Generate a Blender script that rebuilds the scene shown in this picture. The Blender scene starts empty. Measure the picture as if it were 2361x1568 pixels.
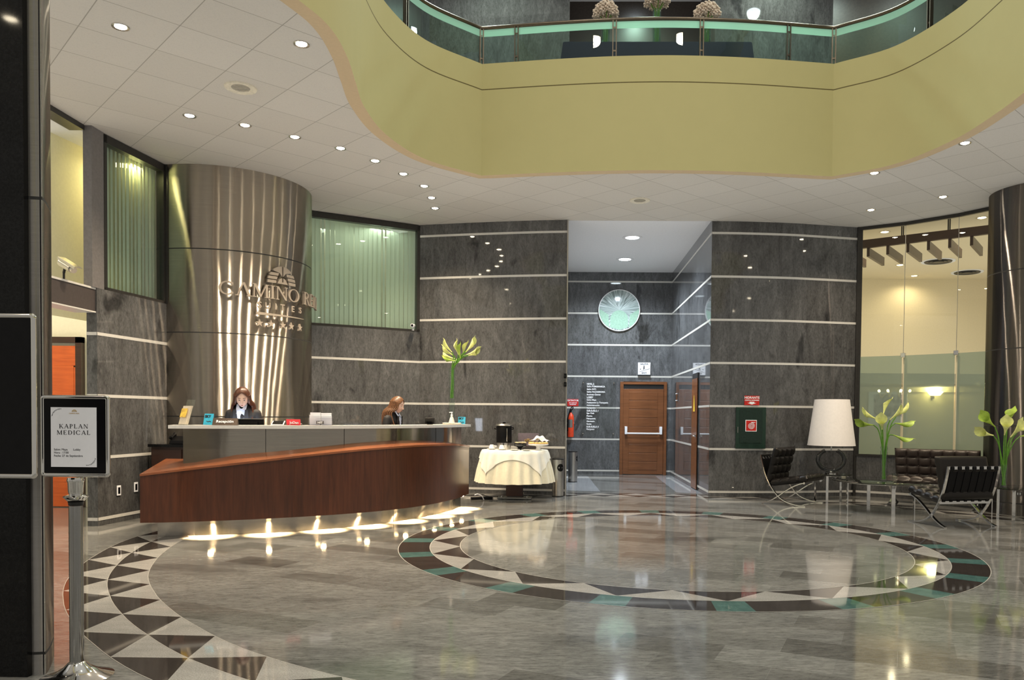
import bpy, bmesh, math, random
from mathutils import Vector, Matrix
pi = math.pi
rng = random.Random(11)
COL = bpy.context.scene.collection
sin, cos = math.sin, math.cos

# ------------------------------------------------------------------ camera (surveyed from the photograph)
EYE = 1.33
FPX, PPX, PPY = 1814.02, 1270.65, 1003.37
CR = Vector((0.99979084, 0.01832338, 0.00908505))
CU = Vector((-0.00954658, 0.02525993, 0.99963533))
CF = Vector((-0.01808721, 0.99951298, -0.02542957))
cam_d = bpy.data.cameras.new('camera')
cam = bpy.data.objects.new('camera', cam_d)
COL.objects.link(cam)
m = Matrix((CR, CU, -CF)).transposed().to_4x4()
m.translation = (0, 0, EYE)
cam.matrix_world = m
cam_d.sensor_width = 36
cam_d.lens = FPX / 2361 * 36
cam_d.shift_x = -(PPX - 1180.5) / 2361
cam_d.shift_y = (PPY - 784) / 2361
cam_d.clip_start = .05
cam_d.clip_end = 200
bpy.context.scene.camera = cam


def sight(px, py):
    return CF + CR * ((px - PPX) / FPX) - CU * ((py - PPY) / FPX)


def on_z(px, py, z=0.):          # surveyed point of the plan at height z
    d = sight(px, py)
    t = (z - EYE) / d.z
    return (d.x * t, d.y * t)


def on_y(px, py, Y):             # surveyed point at depth Y
    d = sight(px, py)
    t = Y / d.y
    return Vector((d.x * t, Y, EYE + d.z * t))


def x_at(px, py, Y):
    return on_y(px, py, Y).x


# ------------------------------------------------------------------ mesh builder
class MB:
    def __init__(s):
        s.v, s.f, s.m = [], [], []

    def add(s, vs, fs, mi=0):
        b = len(s.v)
        s.v += [tuple(p) for p in vs]
        s.f += [tuple(b + i for i in f) for f in fs]
        s.m += [mi] * len(fs)
        return s

    def quad(s, a, b, c, d, mi=0):
        return s.add([a, b, c, d], [(0, 1, 2, 3)], mi)

    def poly(s, pts, mi=0):
        return s.add(pts, [tuple(range(len(pts)))], mi)

    def box(s, x0, y0, z0, x1, y1, z1, mi=0):
        vs = [(x, y, z) for z in (z0, z1) for y in (y0, y1) for x in (x0, x1)]
        return s.add(vs, [(0, 2, 3, 1), (4, 5, 7, 6), (0, 1, 5, 4), (2, 6, 7, 3), (0, 4, 6, 2), (1, 3, 7, 5)], mi)

    def obox(s, c, size, mat=None, mi=0):
        M = (mat or Matrix()).to_4x4()
        sx, sy, sz = (q / 2 for q in size)
        vs = [Vector(c) + M.to_3x3() @ Vector((x, y, z)) for z in (-sz, sz) for y in (-sy, sy) for x in (-sx, sx)]
        return s.add(vs, [(0, 2, 3, 1), (4, 5, 7, 6), (0, 1, 5, 4), (2, 6, 7, 3), (0, 4, 6, 2), (1, 3, 7, 5)], mi)

    def bar(s, a, b, w, h, mi=0):     # box beam from a to b
        a, b = Vector(a), Vector(b)
        d = (b - a).normalized()
        u = Vector((0, 0, 1)).cross(d)
        u = u.normalized() if u.length > 1e-4 else Vector((1, 0, 0))
        n = d.cross(u)
        vs = [p + u * (i * w / 2) + n * (j * h / 2) for p in (a, b) for i, j in ((-1, -1), (1, -1), (1, 1), (-1, 1))]
        return s.add(vs, [(3, 2, 1, 0), (4, 5, 6, 7), (0, 1, 5, 4), (1, 2, 6, 5), (2, 3, 7, 6), (3, 0, 4, 7)], mi)

    def prism(s, p2, z0, z1, mi=0, top=True, bot=True, mi_top=None):
        n = len(p2)
        a = sum(p2[i][0] * p2[(i + 1) % n][1] - p2[(i + 1) % n][0] * p2[i][1] for i in range(n))
        if a < 0:
            p2 = p2[::-1]
        vs = [(x, y, z0) for x, y in p2] + [(x, y, z1) for x, y in p2]
        s.add(vs, [(i, (i + 1) % n, n + (i + 1) % n, n + i) for i in range(n)], mi)
        if top:
            s.poly([(x, y, z1) for x, y in p2], mi if mi_top is None else mi_top)
        if bot:
            s.poly([(x, y, z0) for x, y in p2[::-1]], mi)
        return s

    def grid(s, rows, mi=0, cu=False, cv=False):    # rows[j][i] points
        h, w = len(rows), len(rows[0])
        fs = []
        for j in range(h if cv else h - 1):
            for i in range(w if cu else w - 1):
                a, b = i, (i + 1) % w
                k = (j + 1) % h
                fs.append((j * w + a, j * w + b, k * w + b, k * w + a))
        return s.add([p for r in rows for p in r], fs, mi)

    def lathe(s, prof, n=24, c=(0, 0, 0), mi=0, cap=True, sq=1.):
        rows = [[(c[0] + r * cos(2 * pi * i / n), c[1] + sq * r * sin(2 * pi * i / n), c[2] + z) for i in range(n)] for r, z in prof]
        s.grid(rows, mi, cu=True)
        if cap:
            if prof[0][0] > 1e-5:
                s.poly(rows[0][::-1], mi)
            if prof[-1][0] > 1e-5:
                s.poly(rows[-1], mi)
        return s

    def tube(s, path, r, n=8, mi=0, closed=False, cap=True, sq=(1, 1)):
        P = [Vector(p) for p in path]
        N = len(P)
        rr = r if isinstance(r, (list, tuple)) else [r] * N
        rows, u = [], None
        for i, p in enumerate(P):
            a = P[i - 1] if (i > 0 or closed) else p
            b = P[(i + 1) % N] if (i < N - 1 or closed) else p
            t = (b - a).normalized()
            if u is None:
                u = Vector((0, 0, 1)) if abs(t.z) < .9 else Vector((1, 0, 0))
            u = (u - t * u.dot(t)).normalized()
            w = t.cross(u)
            rows.append([p + (u * cos(2 * pi * k / n) * sq[0] + w * sin(2 * pi * k / n) * sq[1]) * rr[i] for k in range(n)])
        s.grid(rows, mi, cu=True, cv=closed)
        if cap and not closed:
            s.poly(rows[0][::-1], mi)
            s.poly(rows[-1], mi)
        return s

    def ball(s, c, r, n=12, mi=0, sc=(1, 1, 1)):
        prof = [(max(sin(pi * k / n), 0) * r, -cos(pi * k / n) * r) for k in range(n + 1)]
        prof[0] = (1e-4, -r)
        prof[-1] = (1e-4, r)
        rows = [[(c[0] + a * cos(2 * pi * i / n) * sc[0], c[1] + a * sin(2 * pi * i / n) * sc[1], c[2] + z * sc[2]) for i in range(n)] for a, z in prof]
        s.grid(rows, mi, cu=True)
        s.poly(rows[0][::-1], mi)
        s.poly(rows[-1], mi)
        return s

    def flat(s, path, w, t, wdir=(1, 0, 0), mi=0):   # flat bar swept along a path; w along wdir, thickness t in the plane of the path
        P = [Vector(p) for p in path]
        W = Vector(wdir).normalized()
        rows = []
        for i, p in enumerate(P):
            d = (P[min(i + 1, len(P) - 1)] - P[max(i - 1, 0)]).normalized()
            n = W.cross(d).normalized()
            rows.append([p + W * (a * w / 2) + n * (b * t / 2) for a, b in ((-1, -1), (1, -1), (1, 1), (-1, 1))])
        s.grid(rows, mi, cu=True)
        s.poly(rows[0][::-1], mi)
        s.poly(rows[-1], mi)
        return s

    def xf(s, M):
        s.v = [tuple(M @ Vector(p)) for p in s.v]
        return s

    def build(s, name, mats, parent=None, smooth=None, bevel=0, loc=None, rz=None, fix=True):
        me = bpy.data.meshes.new(name)
        me.from_pydata(s.v, [], s.f)
        for q in (mats if isinstance(mats, (list, tuple)) else [mats]):
            me.materials.append(q)
        me.polygons.foreach_set('material_index', s.m)
        if fix:
            b = bmesh.new()
            b.from_mesh(me)
            bmesh.ops.remove_doubles(b, verts=b.verts, dist=1e-5)
            bmesh.ops.recalc_face_normals(b, faces=b.faces)
            b.to_mesh(me)
            b.free()
        me.update()
        if smooth:
            me.polygons.foreach_set('use_smooth', [True] * len(me.polygons))
            me.set_sharp_from_angle(angle=math.radians(smooth))
        o = bpy.data.objects.new(name, me)
        COL.objects.link(o)
        if parent:
            o.parent = parent
        if loc:
            o.location = loc
        if rz is not None:
            o.rotation_euler.z = rz
        if bevel:
            bv = o.modifiers.new('bevel', 'BEVEL')
            bv.width = bevel
            bv.segments = 2
            bv.limit_method = 'ANGLE'
            bv.angle_limit = math.radians(40)
        return o


def tag(o, label=None, cat=None, group=None, kind=None):
    if label:
        o['label'] = label
    if cat:
        o['category'] = cat
    if group:
        o['group'] = group
    if kind:
        o['kind'] = kind
    return o


def thing(name, label, cat, loc=(0, 0, 0), rz=0, group=None):
    o = bpy.data.objects.new(name, None)
    COL.objects.link(o)
    o.empty_display_size = .1
    o.location = loc
    o.rotation_euler = (0, 0, rz)
    return tag(o, label, cat, group)


def struct(o, label=None):
    o['kind'] = 'structure'
    if label:
        o['label'] = label
    return o


def copy_tree(o, parent=None):
    c = o.copy()
    COL.objects.link(c)
    c.parent = parent
    for ch in list(o.children):
        copy_tree(ch, c)
    return c


def smooth_path(pts, k=6, closed=False):     # Catmull-Rom
    P = [Vector(p) for p in pts]
    n = len(P)
    out = []
    for i in range(n if closed else n - 1):
        a, b = P[i], P[(i + 1) % n]
        p0 = P[i - 1] if (i > 0 or closed) else a * 2 - b
        p3 = P[(i + 2) % n] if (i + 2 < n or closed) else b * 2 - a
        for j in range(k):
            t = j / k
            out.append(.5 * ((2 * a) + (b - p0) * t + (2 * p0 - 5 * a + 4 * b - p3) * t * t + (3 * a - p0 - 3 * b + p3) * t ** 3))
    if not closed:
        out.append(P[-1])
    return out


def offset(path, d):          # 2-D offset of an open polyline to its left
    out = []
    for i, p in enumerate(path):
        a, b = path[max(i - 1, 0)], path[min(i + 1, len(path) - 1)]
        tx, ty = b[0] - a[0], b[1] - a[1]
        L = math.hypot(tx, ty) or 1
        out.append((p[0] - ty / L * d, p[1] + tx / L * d))
    return out


def mesh_text(s, size, depth=.002, align='CENTER', extra=0.):
    c = bpy.data.curves.new('lettering', 'FONT')
    c.body = s
    c.size = size
    c.extrude = depth / 2
    c.align_x = align
    c.align_y = 'CENTER'
    c.offset = extra
    c.resolution_u = 3
    o = bpy.data.objects.new('lettering', c)
    COL.objects.link(o)
    dg = bpy.context.evaluated_depsgraph_get()
    me = bpy.data.meshes.new_from_object(o.evaluated_get(dg))
    vs, fs = [tuple(v.co) for v in me.vertices], [tuple(p.vertices) for p in me.polygons]
    bpy.data.objects.remove(o)
    bpy.data.curves.remove(c)
    bpy.data.meshes.remove(me)
    return vs, fs


def put_text(mb, s, size, M, depth=.002, align='CENTER', mi=0, width=None, extra=0.):
    vs, fs = mesh_text(s, size, depth, align, extra)
    if not vs:
        return
    if width:
        w = max(v[0] for v in vs) - min(v[0] for v in vs)
        k = width / w
        vs = [(v[0] * k, v[1], v[2]) for v in vs]
    mb.add([M @ Vector(v) for v in vs], fs, mi)


def facing(loc, rz=0., tilt=0.):   # text plane: local x -> right, y -> up, z -> towards -Y before the turn rz
    return Matrix.Translation(loc) @ Matrix.Rotation(rz, 4, 'Z') @ Matrix.Rotation(pi / 2 + tilt, 4, 'X')


# ------------------------------------------------------------------ materials
def srgb(r, g, b):
    f = lambda c: c / 12.92 if c <= .04045 else ((c + .055) / 1.055) ** 2.4
    return (f(r / 255), f(g / 255), f(b / 255), 1)


class NT:
    def __init__(s, name):
        s.mat = bpy.data.materials.new(name)
        s.mat.use_nodes = True
        s.t = s.mat.node_tree
        s.b = s.t.nodes['Principled BSDF']
        s.out = s.t.nodes['Material Output']

    def n(s, typ, **kw):
        q = s.t.nodes.new(typ)
        for k, v in kw.items():
            if hasattr(q, k) and k not in ('Scale',):
                setattr(q, k, v)
            else:
                q.inputs[k.replace('_', ' ')].default_value = v
        return q

    def l(s, a, b):
        s.t.links.new(a, b)

    def coords(s, scale=(1, 1, 1), rot=(0, 0, 0), loc=(0, 0, 0), kind='Object'):
        tc = s.n('ShaderNodeTexCoord')
        mp = s.n('ShaderNodeMapping')
        mp.inputs['Scale'].default_value = scale
        mp.inputs['Rotation'].default_value = rot
        mp.inputs['Location'].default_value = loc
        s.l(tc.outputs[kind], mp.inputs['Vector'])
        return mp.outputs['Vector']

    def noise(s, vec, scale, detail=4, rough=.6, dist=0.):
        q = s.n('ShaderNodeTexNoise')
        q.inputs['Scale'].default_value = scale
        q.inputs['Detail'].default_value = detail
        q.inputs['Roughness'].default_value = rough
        q.inputs['Distortion'].default_value = dist
        s.l(vec, q.inputs['Vector'])
        return q.outputs['Fac']

    def ramp(s, fac, stops):
        q = s.n('ShaderNodeValToRGB')
        e = q.color_ramp.elements
        while len(e) < len(stops):
            e.new(.5)
        for el, (p, c) in zip(e, stops):
            el.position = p
            el.color = c if len(c) == 4 else (*c, 1)
        s.l(fac, q.inputs['Fac'])
        return q.outputs['Color']

    def mul(s, a, b, fac=1., mode='MULTIPLY'):
        q = s.n('ShaderNodeMix', data_type='RGBA', blend_type=mode)
        q.inputs[0].default_value = fac
        for x, i in ((a, 6), (b, 7)):
            if hasattr(x, 'default_value') and not isinstance(x, tuple):
                s.l(x, q.inputs[i])
            else:
                q.inputs[i].default_value = x
        return q.outputs[2]

    def mathn(s, op, a, b=None):
        q = s.n('ShaderNodeMath', operation=op)
        for x, i in ((a, 0), (b, 1)):
            if x is None:
                continue
            if hasattr(x, 'is_linked') or hasattr(x, 'links'):
                s.l(x, q.inputs[i])
            else:
                q.inputs[i].default_value = x
        return q.outputs[0]

    def bump(s, h, strength=.1, dist=.01):
        q = s.n('ShaderNodeBump')
        q.inputs['Strength'].default_value = strength
        q.inputs['Distance'].default_value = dist
        s.l(h, q.inputs['Height'])
        s.l(q.outputs['Normal'], s.b.inputs['Normal'])

    def color(s, c):
        if isinstance(c, tuple):
            s.b.inputs['Base Color'].default_value = c if len(c) == 4 else (*c, 1)
        else:
            s.l(c, s.b.inputs['Base Color'])
        return s

    def set(s, **kw):
        for k, v in kw.items():
            s.b.inputs[k.replace('_', ' ')].default_value = v
        return s


def plain(name, c, rough=.5, metal=0., var=.12, scale=30., spec=.5, coat=0.):
    t = NT(name)
    c = c if len(c) == 4 else (*c, 1)
    f = t.noise(t.coords(), scale, 3)
    lo = tuple(x * (1 - var) for x in c[:3])
    hi = tuple(min(x * (1 + var), 1) for x in c[:3])
    t.color(t.ramp(f, [(.3, lo), (.7, hi)]))
    t.set(Roughness=rough, Metallic=metal, Specular_IOR_Level=spec, Coat_Weight=coat)
    return t.mat


def emit(name, c, strength, base=(.8, .8, .8, 1)):
    t = NT(name)
    t.color(base)
    t.set(Emission_Color=(*c[:3], 1), Emission_Strength=strength)
    return t.mat


def m_stone(name, tint=(1, 1, 1), bright=1., along='x'):
    t = NT(name)
    v = t.coords((1, 1, .30), (.0, .06, .0))
    v2 = t.coords((1, 1, .5))
    k = lambda a: tuple(a * bright * q for q in tint)
    base = t.ramp(t.noise(v, 7, 10, .74, .8), [(.28, k(.050)), (.48, k(.092)), (.72, k(.148))])
    fine = t.ramp(t.noise(t.coords((1, 1, .4), (0, .08, 0)), 55, 5, .8), [(.33, (.45, .45, .45)), (.5, (1.0, 1.0, 1.0)), (.72, (1.4, 1.4, 1.4))])
    c = t.mul(base, fine, .75)
    blot = t.ramp(t.noise(v2, 2.1, 4, .55, .5), [(.32, (.20, .20, .21)), (.39, (1, 1, 1))])
    c = t.mul(c, blot, .8)
    # slab to slab variation
    tc = t.n('ShaderNodeTexCoord')
    sp = t.n('ShaderNodeSeparateXYZ')
    t.l(tc.outputs['Object'], sp.inputs[0])
    h = t.mathn('ADD', sp.outputs['X'], t.mathn('MULTIPLY', sp.outputs['Y'], 1.03))
    cx = t.mathn('FLOOR', t.mathn('MULTIPLY', h, 1.05))
    cz = t.mathn('FLOOR', t.mathn('MULTIPLY', t.mathn('SUBTRACT', sp.outputs['Z'], .08), 1 / .7125))
    cb = t.n('ShaderNodeCombineXYZ')
    t.l(cx, cb.inputs[0])
    t.l(cz, cb.inputs[1])
    wn = t.n('ShaderNodeTexWhiteNoise')
    t.l(cb.outputs[0], wn.inputs['Vector'])
    c = t.mul(c, t.ramp(wn.outputs['Value'], [(0, (.72, .71, .70)), (1, (1.15, 1.14, 1.12))]), .8)
    t.color(c)
    t.set(Roughness=.035, Specular_IOR_Level=.5)
    return t.mat


def m_floor():
    t = NT('polished grey stone floor')
    rot = (0, 0, math.radians(23))
    v = t.coords((1, 1, 1), rot)
    br = t.n('ShaderNodeTexBrick')
    br.offset = .5
    for k, q in (('Scale', 1), ('Mortar Size', .0018), ('Brick Width', .61), ('Row Height', .305), ('Bias', 0), ('Mortar Smooth', .3)):
        br.inputs[k].default_value = q
    br.inputs['Color1'].default_value = (0, 0, 0, 1)
    br.inputs['Color2'].default_value = (1, 1, 1, 1)
    br.inputs['Mortar'].default_value = (.55, .55, .55, 1)
    t.l(v, br.inputs['Vector'])
    tone = t.ramp(br.outputs['Color'], [(0, (.48, .47, .45)), (.14, (.66, .65, .63)), (.3, (.97, .97, .96)), (.8, (1.05, 1.05, 1.05)), (1, (1.22, 1.22, 1.2))])
    vs = t.coords((.30, 1, 1), (0, 0, math.radians(-62)))
    streak = t.ramp(t.noise(vs, 16, 8, .75, .8), [(.28, (.120, .118, .109)), (.5, (.197, .194, .180)), (.74, (.272, .268, .250))])
    c = t.mul(streak, tone, .8)
    patch = t.ramp(t.noise(t.coords((.35, 1, 1), (0, 0, math.radians(-62))), 1.6, 3, .5, .4), [(.31, (.5, .5, .5)), (.4, (1, 1, 1))])
    c = t.mul(c, patch, .7)
    c = t.mul(c, t.ramp(t.noise(t.coords((.3, 1, 1), (0, 0, math.radians(-62))), 45, 5, .8), [(.32, (.50, .50, .49)), (.5, (1.0, 1.0, 1.0)), (.7, (1.32, 1.32, 1.30))]), .9)
    t.color(c)
    t.set(Roughness=.075, Specular_IOR_Level=.62)
    return t.mat


def m_granite(name, lo, hi, rough=.04, scale=140):
    t = NT(name)
    f = t.noise(t.coords(), scale, 4, .75)
    big = t.ramp(t.noise(t.coords((.4, 1, 1), (0, 0, .6)), 7, 4), [(.3, (.82, .82, .82)), (.7, (1.1, 1.1, 1.1))])
    t.color(t.mul(t.ramp(f, [(.33, lo), (.66, hi)]), big))
    t.set(Roughness=rough, Specular_IOR_Level=.55)
    return t.mat


def m_steel(name, base=(.52, .5, .48), rough=.24, aniso=.82, wavy=0., vertical=True, brush=.0003):
    t = NT(name)
    f = t.noise(t.coords((1, 1, 90)), 3, 2)
    t.color(t.ramp(f, [(.3, tuple(x * .9 for x in base)), (.7, tuple(min(1, x * 1.08) for x in base))]))
    t.set(Metallic=1., Roughness=rough, Anisotropic=aniso, Anisotropic_Rotation=.25 if vertical else 0.)
    tg = t.n('ShaderNodeTangent', direction_type='RADIAL', axis='Z')
    t.l(tg.outputs[0], t.b.inputs['Tangent'])
    if wavy:
        b1 = t.n('ShaderNodeBump')
        b1.inputs['Strength'].default_value = 1.
        b1.inputs['Distance'].default_value = wavy
        t.l(t.noise(t.coords((2.2, 2.2, .9)), 1.5, 2, .4), b1.inputs['Height'])
        b2 = t.n('ShaderNodeBump')
        b2.inputs['Strength'].default_value = 1.
        b2.inputs['Distance'].default_value = brush
        t.l(t.noise(t.coords((.6, .6, 260)), 1., 2, .5), b2.inputs['Height'])
        t.l(b1.outputs[0], b2.inputs['Normal'])
        t.l(b2.outputs[0], t.b.inputs['Normal'])
    return t.mat


def m_brushed(name, base, r=.25, an=.85, wavy=.005, brush=.0):
    """sheet steel brushed sideways: reflections stretch up and down"""
    t = NT(name)
    t.t.nodes.remove(t.b)
    gl = t.n('ShaderNodeBsdfAnisotropic')
    gl.distribution = 'GGX'
    gl.inputs['Roughness'].default_value = r
    gl.inputs['Anisotropy'].default_value = an
    f = t.noise(t.coords((1, 1, 120)), 3, 2)
    t.l(t.ramp(f, [(.3, tuple(x * .9 for x in base)), (.7, tuple(min(1, x * 1.08) for x in base))]), gl.inputs['Color'])
    tg = t.n('ShaderNodeTangent', direction_type='RADIAL', axis='Z')
    t.l(tg.outputs[0], gl.inputs['Tangent'])
    b1 = t.n('ShaderNodeBump')
    b1.inputs['Strength'].default_value = 1.
    b1.inputs['Distance'].default_value = wavy
    t.l(t.noise(t.coords((2.2, 2.2, .9)), 1.5, 2, .4), b1.inputs['Height'])
    t.l(b1.outputs[0], gl.inputs['Normal'])
    t.l(gl.outputs[0], t.out.inputs[0])
    return t.mat


def m_wood(name, dark, light, rough=.28, vert=True, scale=5., coat=.3):
    t = NT(name)
    sc = (1, 1, .07) if vert else (.07, .07, 1)
    f = t.noise(t.coords(sc), scale * 6, 6, .65, .6)
    c = t.ramp(f, [(.25, dark), (.75, light)])
    c = t.mul(c, t.ramp(t.noise(t.coords((1, 1, .3)), 2.2, 2), [(.3, (.8, .8, .8)), (.7, (1.15, 1.15, 1.15))]))
    t.color(c)
    t.set(Roughness=rough, Coat_Weight=coat, Coat_Roughness=.12)
    return t.mat


def m_ceiling():
    t = NT('acoustic ceiling tiles')
    rot = math.radians(-44.5)
    # a tile corner sits at (-4.1, 7.458)
    c0, s0 = cos(rot), sin(rot)
    px = -4.1 * c0 - 7.458 * s0
    py = -4.1 * s0 + 7.458 * c0
    v = t.coords((1, 1, 1), (0, 0, rot), (-px, -py, 0))
    br = t.n('ShaderNodeTexBrick')
    br.offset = 0
    for k, q in (('Scale', 1), ('Mortar Size', .0045), ('Brick Width', .61), ('Row Height', .61), ('Mortar Smooth', .2), ('Bias', 0)):
        br.inputs[k].default_value = q
    br.inputs['Color1'].default_value = (.505, .475, .42, 1)
    br.inputs['Color2'].default_value = (.54, .51, .455, 1)
    br.inputs['Mortar'].default_value = (.31, .29, .25, 1)
    t.l(v, br.inputs['Vector'])
    spk = t.ramp(t.noise(t.coords(), 90, 3, .7), [(.35, (.93, .93, .93)), (.5, (1, 1, 1))])
    t.color(t.mul(br.outputs['Color'], spk))
    t.set(Roughness=.9, Specular_IOR_Level=.2)
    return t.mat


def facing_fac(t, ior):
    f0 = ((ior - 1) / (ior + 1)) ** 2
    lw = t.n('ShaderNodeLayerWeight')
    lw.inputs['Blend'].default_value = .5
    p = t.mathn('POWER', lw.outputs['Facing'], 4.5)
    return t.mathn('ADD', t.mathn('MULTIPLY', p, 1 - f0), f0)


def m_glass(name, tint=(.75, .9, .84), refl=1., rough=.0, ior=1.5):
    t = NT(name)
    t.t.nodes.remove(t.b)
    tr = t.n('ShaderNodeBsdfTransparent')
    tr.inputs[0].default_value = (*tint, 1)
    gl = t.n('ShaderNodeBsdfGlossy')
    gl.inputs['Roughness'].default_value = rough
    gl.inputs['Color'].default_value = (refl, refl, refl, 1)
    mx = t.n('ShaderNodeMixShader')
    t.l(facing_fac(t, ior), mx.inputs[0])
    t.l(tr.outputs[0], mx.inputs[1])
    t.l(gl.outputs[0], mx.inputs[2])
    t.l(mx.outputs[0], t.out.inputs[0])
    return t.mat


def m_frost(name, tint, diffuse, fac):
    t = NT(name)
    t.t.nodes.remove(t.b)
    tr = t.n('ShaderNodeBsdfTransparent')
    tr.inputs[0].default_value = (*tint, 1)
    df = t.n('ShaderNodeBsdfDiffuse')
    df.inputs[0].default_value = (*diffuse, 1)
    tl = t.n('ShaderNodeBsdfTranslucent')
    tl.inputs[0].default_value = (*diffuse, 1)
    m0 = t.n('ShaderNodeMixShader')
    m0.inputs[0].default_value = .6
    t.l(df.outputs[0], m0.inputs[1])
    t.l(tl.outputs[0], m0.inputs[2])
    m1 = t.n('ShaderNodeMixShader')
    m1.inputs[0].default_value = fac
    t.l(tr.outputs[0], m1.inputs[1])
    t.l(m0.outputs[0], m1.inputs[2])
    gl = t.n('ShaderNodeBsdfGlossy')
    gl.inputs['Roughness'].default_value = .03
    m2 = t.n('ShaderNodeMixShader')
    t.l(facing_fac(t, 1.45), m2.inputs[0])
    t.l(m1.outputs[0], m2.inputs[1])
    t.l(gl.outputs[0], m2.inputs[2])
    t.l(m2.outputs[0], t.out.inputs[0])
    return t.mat


STONE = m_stone('dark grey slate wall slabs', (.98, .975, .955))
STONE_C = m_stone('grey slate corridor slabs', (.97, 1, 1.04), 1.05)
STRIP = plain('pale aluminium strip', (.56, .54, .49), .35, 0., .05)
FLOOR = m_floor()
INL_D = m_granite('dark brown granite inlay', (.022, .018, .016), (.062, .052, .046))
INL_L = m_granite('pale grey granite inlay', (.26, .25, .23), (.50, .48, .44))
INL_G = m_granite('green marble inlay', (.045, .11, .10), (.10, .19, .17), scale=18)
GROUT = plain('pale grout line', (.42, .40, .36), .3)
STEEL = m_brushed('brushed steel cladding', (.58, .53, .47), .27, .86, .005)
STEEL_P = m_steel('brushed steel panel', (.47, .44, .40), .15, 1., .003, True, .0001)
STEEL_D = m_brushed('dark brushed steel', (.19, .18, .18), .25, .85, .004)
STEEL_F = m_brushed('grey brushed steel', (.50, .49, .49), .27, .85, .003)
CHROME = plain('chrome', (.82, .82, .82), .07, 1., .02)
ALU = plain('satin aluminium', (.6, .59, .57), .3, 1., .04)
BRONZE = plain('bronze anodised rail', (.20, .17, .14), .35, 1., .05)
BLACKM = plain('black metal', (.012, .012, .012), .4)
BLACKP = plain('black plastic', (.005, .005, .0055), .3, spec=.16)
BGRAN = m_granite('black granite', (.003, .003, .003), (.010, .010, .010), .05, 90)
BGRAN.node_tree.nodes['Principled BSDF'].inputs['Specular IOR Level'].default_value = .22
LEATHER = NT('black leather')
LEATHER.color(LEATHER.ramp(LEATHER.noise(LEATHER.coords(), 160, 3), [(.3, (.005, .0042, .004)), (.7, (.011, .009, .008))]))
LEATHER.set(Roughness=.42, Specular_IOR_Level=.35)
LEATHER.bump(LEATHER.noise(LEATHER.coords(), 220, 2), .15, .002)
LEATHER = LEATHER.mat
BROWNL = plain('dark brown leather', (.042, .031, .026), .33, 0., .2, 60)
WOOD = m_wood('mahogany desk veneer', (.040, .011, .005), (.098, .029, .012))
WOOD_T = m_wood('mahogany desk top', (.16, .052, .02), (.30, .10, .042), .22, False)
WOOD_DOOR = m_wood('oiled brown door wood', (.125, .043, .014), (.22, .082, .030), .3, False)
WOOD_RED = m_wood('orange red door wood', (.50, .08, .012), (.70, .14, .025), .3, False)
WOOD_DK = m_wood('dark pergola wood', (.018, .006, .004), (.048, .017, .009), .4, False)
CEIL = m_ceiling()
WHITE = plain('white plaster', (.72, .72, .72), .8, 0., .03)
YELLOW = plain('olive yellow paint', (.41, .372, .175), .75, 0., .012, 4)
TAN = plain('tan soffit paint', (.52, .40, .25), .8, 0., .03)
GROOVE = plain('dark groove', (.10, .08, .03), .8)
CREAM = plain('cream wall paint', (.68, .59, .40), .8, 0., .03)
PALE = plain('pale cream plaster', (.78, .75, .58), .8, 0., .03)
DARKWALL = plain('dark brown panelling', (.040, .030, .024), .35, 0., .25)
FRAME = plain('dark bronze window frame', (.035, .033, .03), .35, .3)
GREYPOST = plain('grey painted post', (.15, .14, .135), .5)
BEAM = plain('dark brown beam', (.055, .045, .043), .5)
GLASS = m_glass('clear glass', (.93, .97, .95))
GLASS_G = m_glass('green tinted window glass', (.83, .91, .85), .9)
GLASS_R = m_glass('green tinted railing glass', (.60, .80, .71), 1.)
GLASS_T = m_glass('smoked table glass', (.42, .44, .42), 1., 0, 1.6)
REFL_BAND = m_frost('painted light reflection on railing glass', (.55, .8, .68), (.46, .86, .64), .85)  # pale mint colour imitates a light reflected in the railing glass
FROST = m_frost('frosted green glass', (.48, .60, .52), (.34, .43, .37), .5)
WHITEP = plain('white paper', (.80, .80, .82), .7, 0., .02)
WHITEG = plain('white glazed china', (.82, .80, .76), .15)
CLOTH = plain('cream tablecloth', (.80, .74, .56), .85, 0., .04)
CLOTH2 = plain('white overlay cloth', (.86, .83, .72), .85, 0., .05, 9)
SHADE = plain('white fabric lampshade', (.84, .78, .72), .85, 0., .03)
RED = plain('signal red', (.50, .02, .015), .4)
REDX = plain('extinguisher red', (.62, .06, .02), .25)
INK = plain('black ink', (.012, .012, .015), .6)
WHITEL = plain('white lettering', (.85, .85, .85), .5)
GOLD = plain('gold print', (.5, .33, .12), .5)
CYAN = plain('sky blue card', (.04, .42, .62), .5)
BLUEC = plain('navy cloth', (.006, .014, .035), .8)
GREEN_S = plain('green flower stem', (.085, .22, .02), .4, 0., .25)
CALLA = plain('pale yellow green calla bloom', (.66, .68, .24), .45, 0., .3, 9)
CALLA_D = plain('green calla bloom', (.30, .42, .06), .45, 0., .3, 14)
FLOWER = plain('cream pink blossoms', (.62, .50, .40), .8, 0., .35, 40)
DGREEN = plain('dark green painted metal', (.012, .032, .022), .3)
SKIN = plain('light skin', (.62, .42, .33), .5, 0., .04)
HAIR_A = plain('auburn brown hair', (.060, .020, .010), .35, 0., .5, 60)
HAIR_B = plain('chestnut brown hair', (.12, .055, .025), .38, 0., .5, 60)
SUIT = plain('black suit cloth', (.012, .012, .014), .7)
SHIRT = plain('white blue shirt cloth', (.62, .66, .78), .7)
LIP = plain('muted rose lips', (.42, .14, .12), .45)
WARM = (1, .78, .5)
BULB = emit('lit halogen bulb', (1, .86, .62), 60)
BULB_C = emit('lit cool lamp', (.82, .95, 1), 22)
BULB_W = emit('lit warm diffuser', (1, .84, .45), 14)
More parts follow.
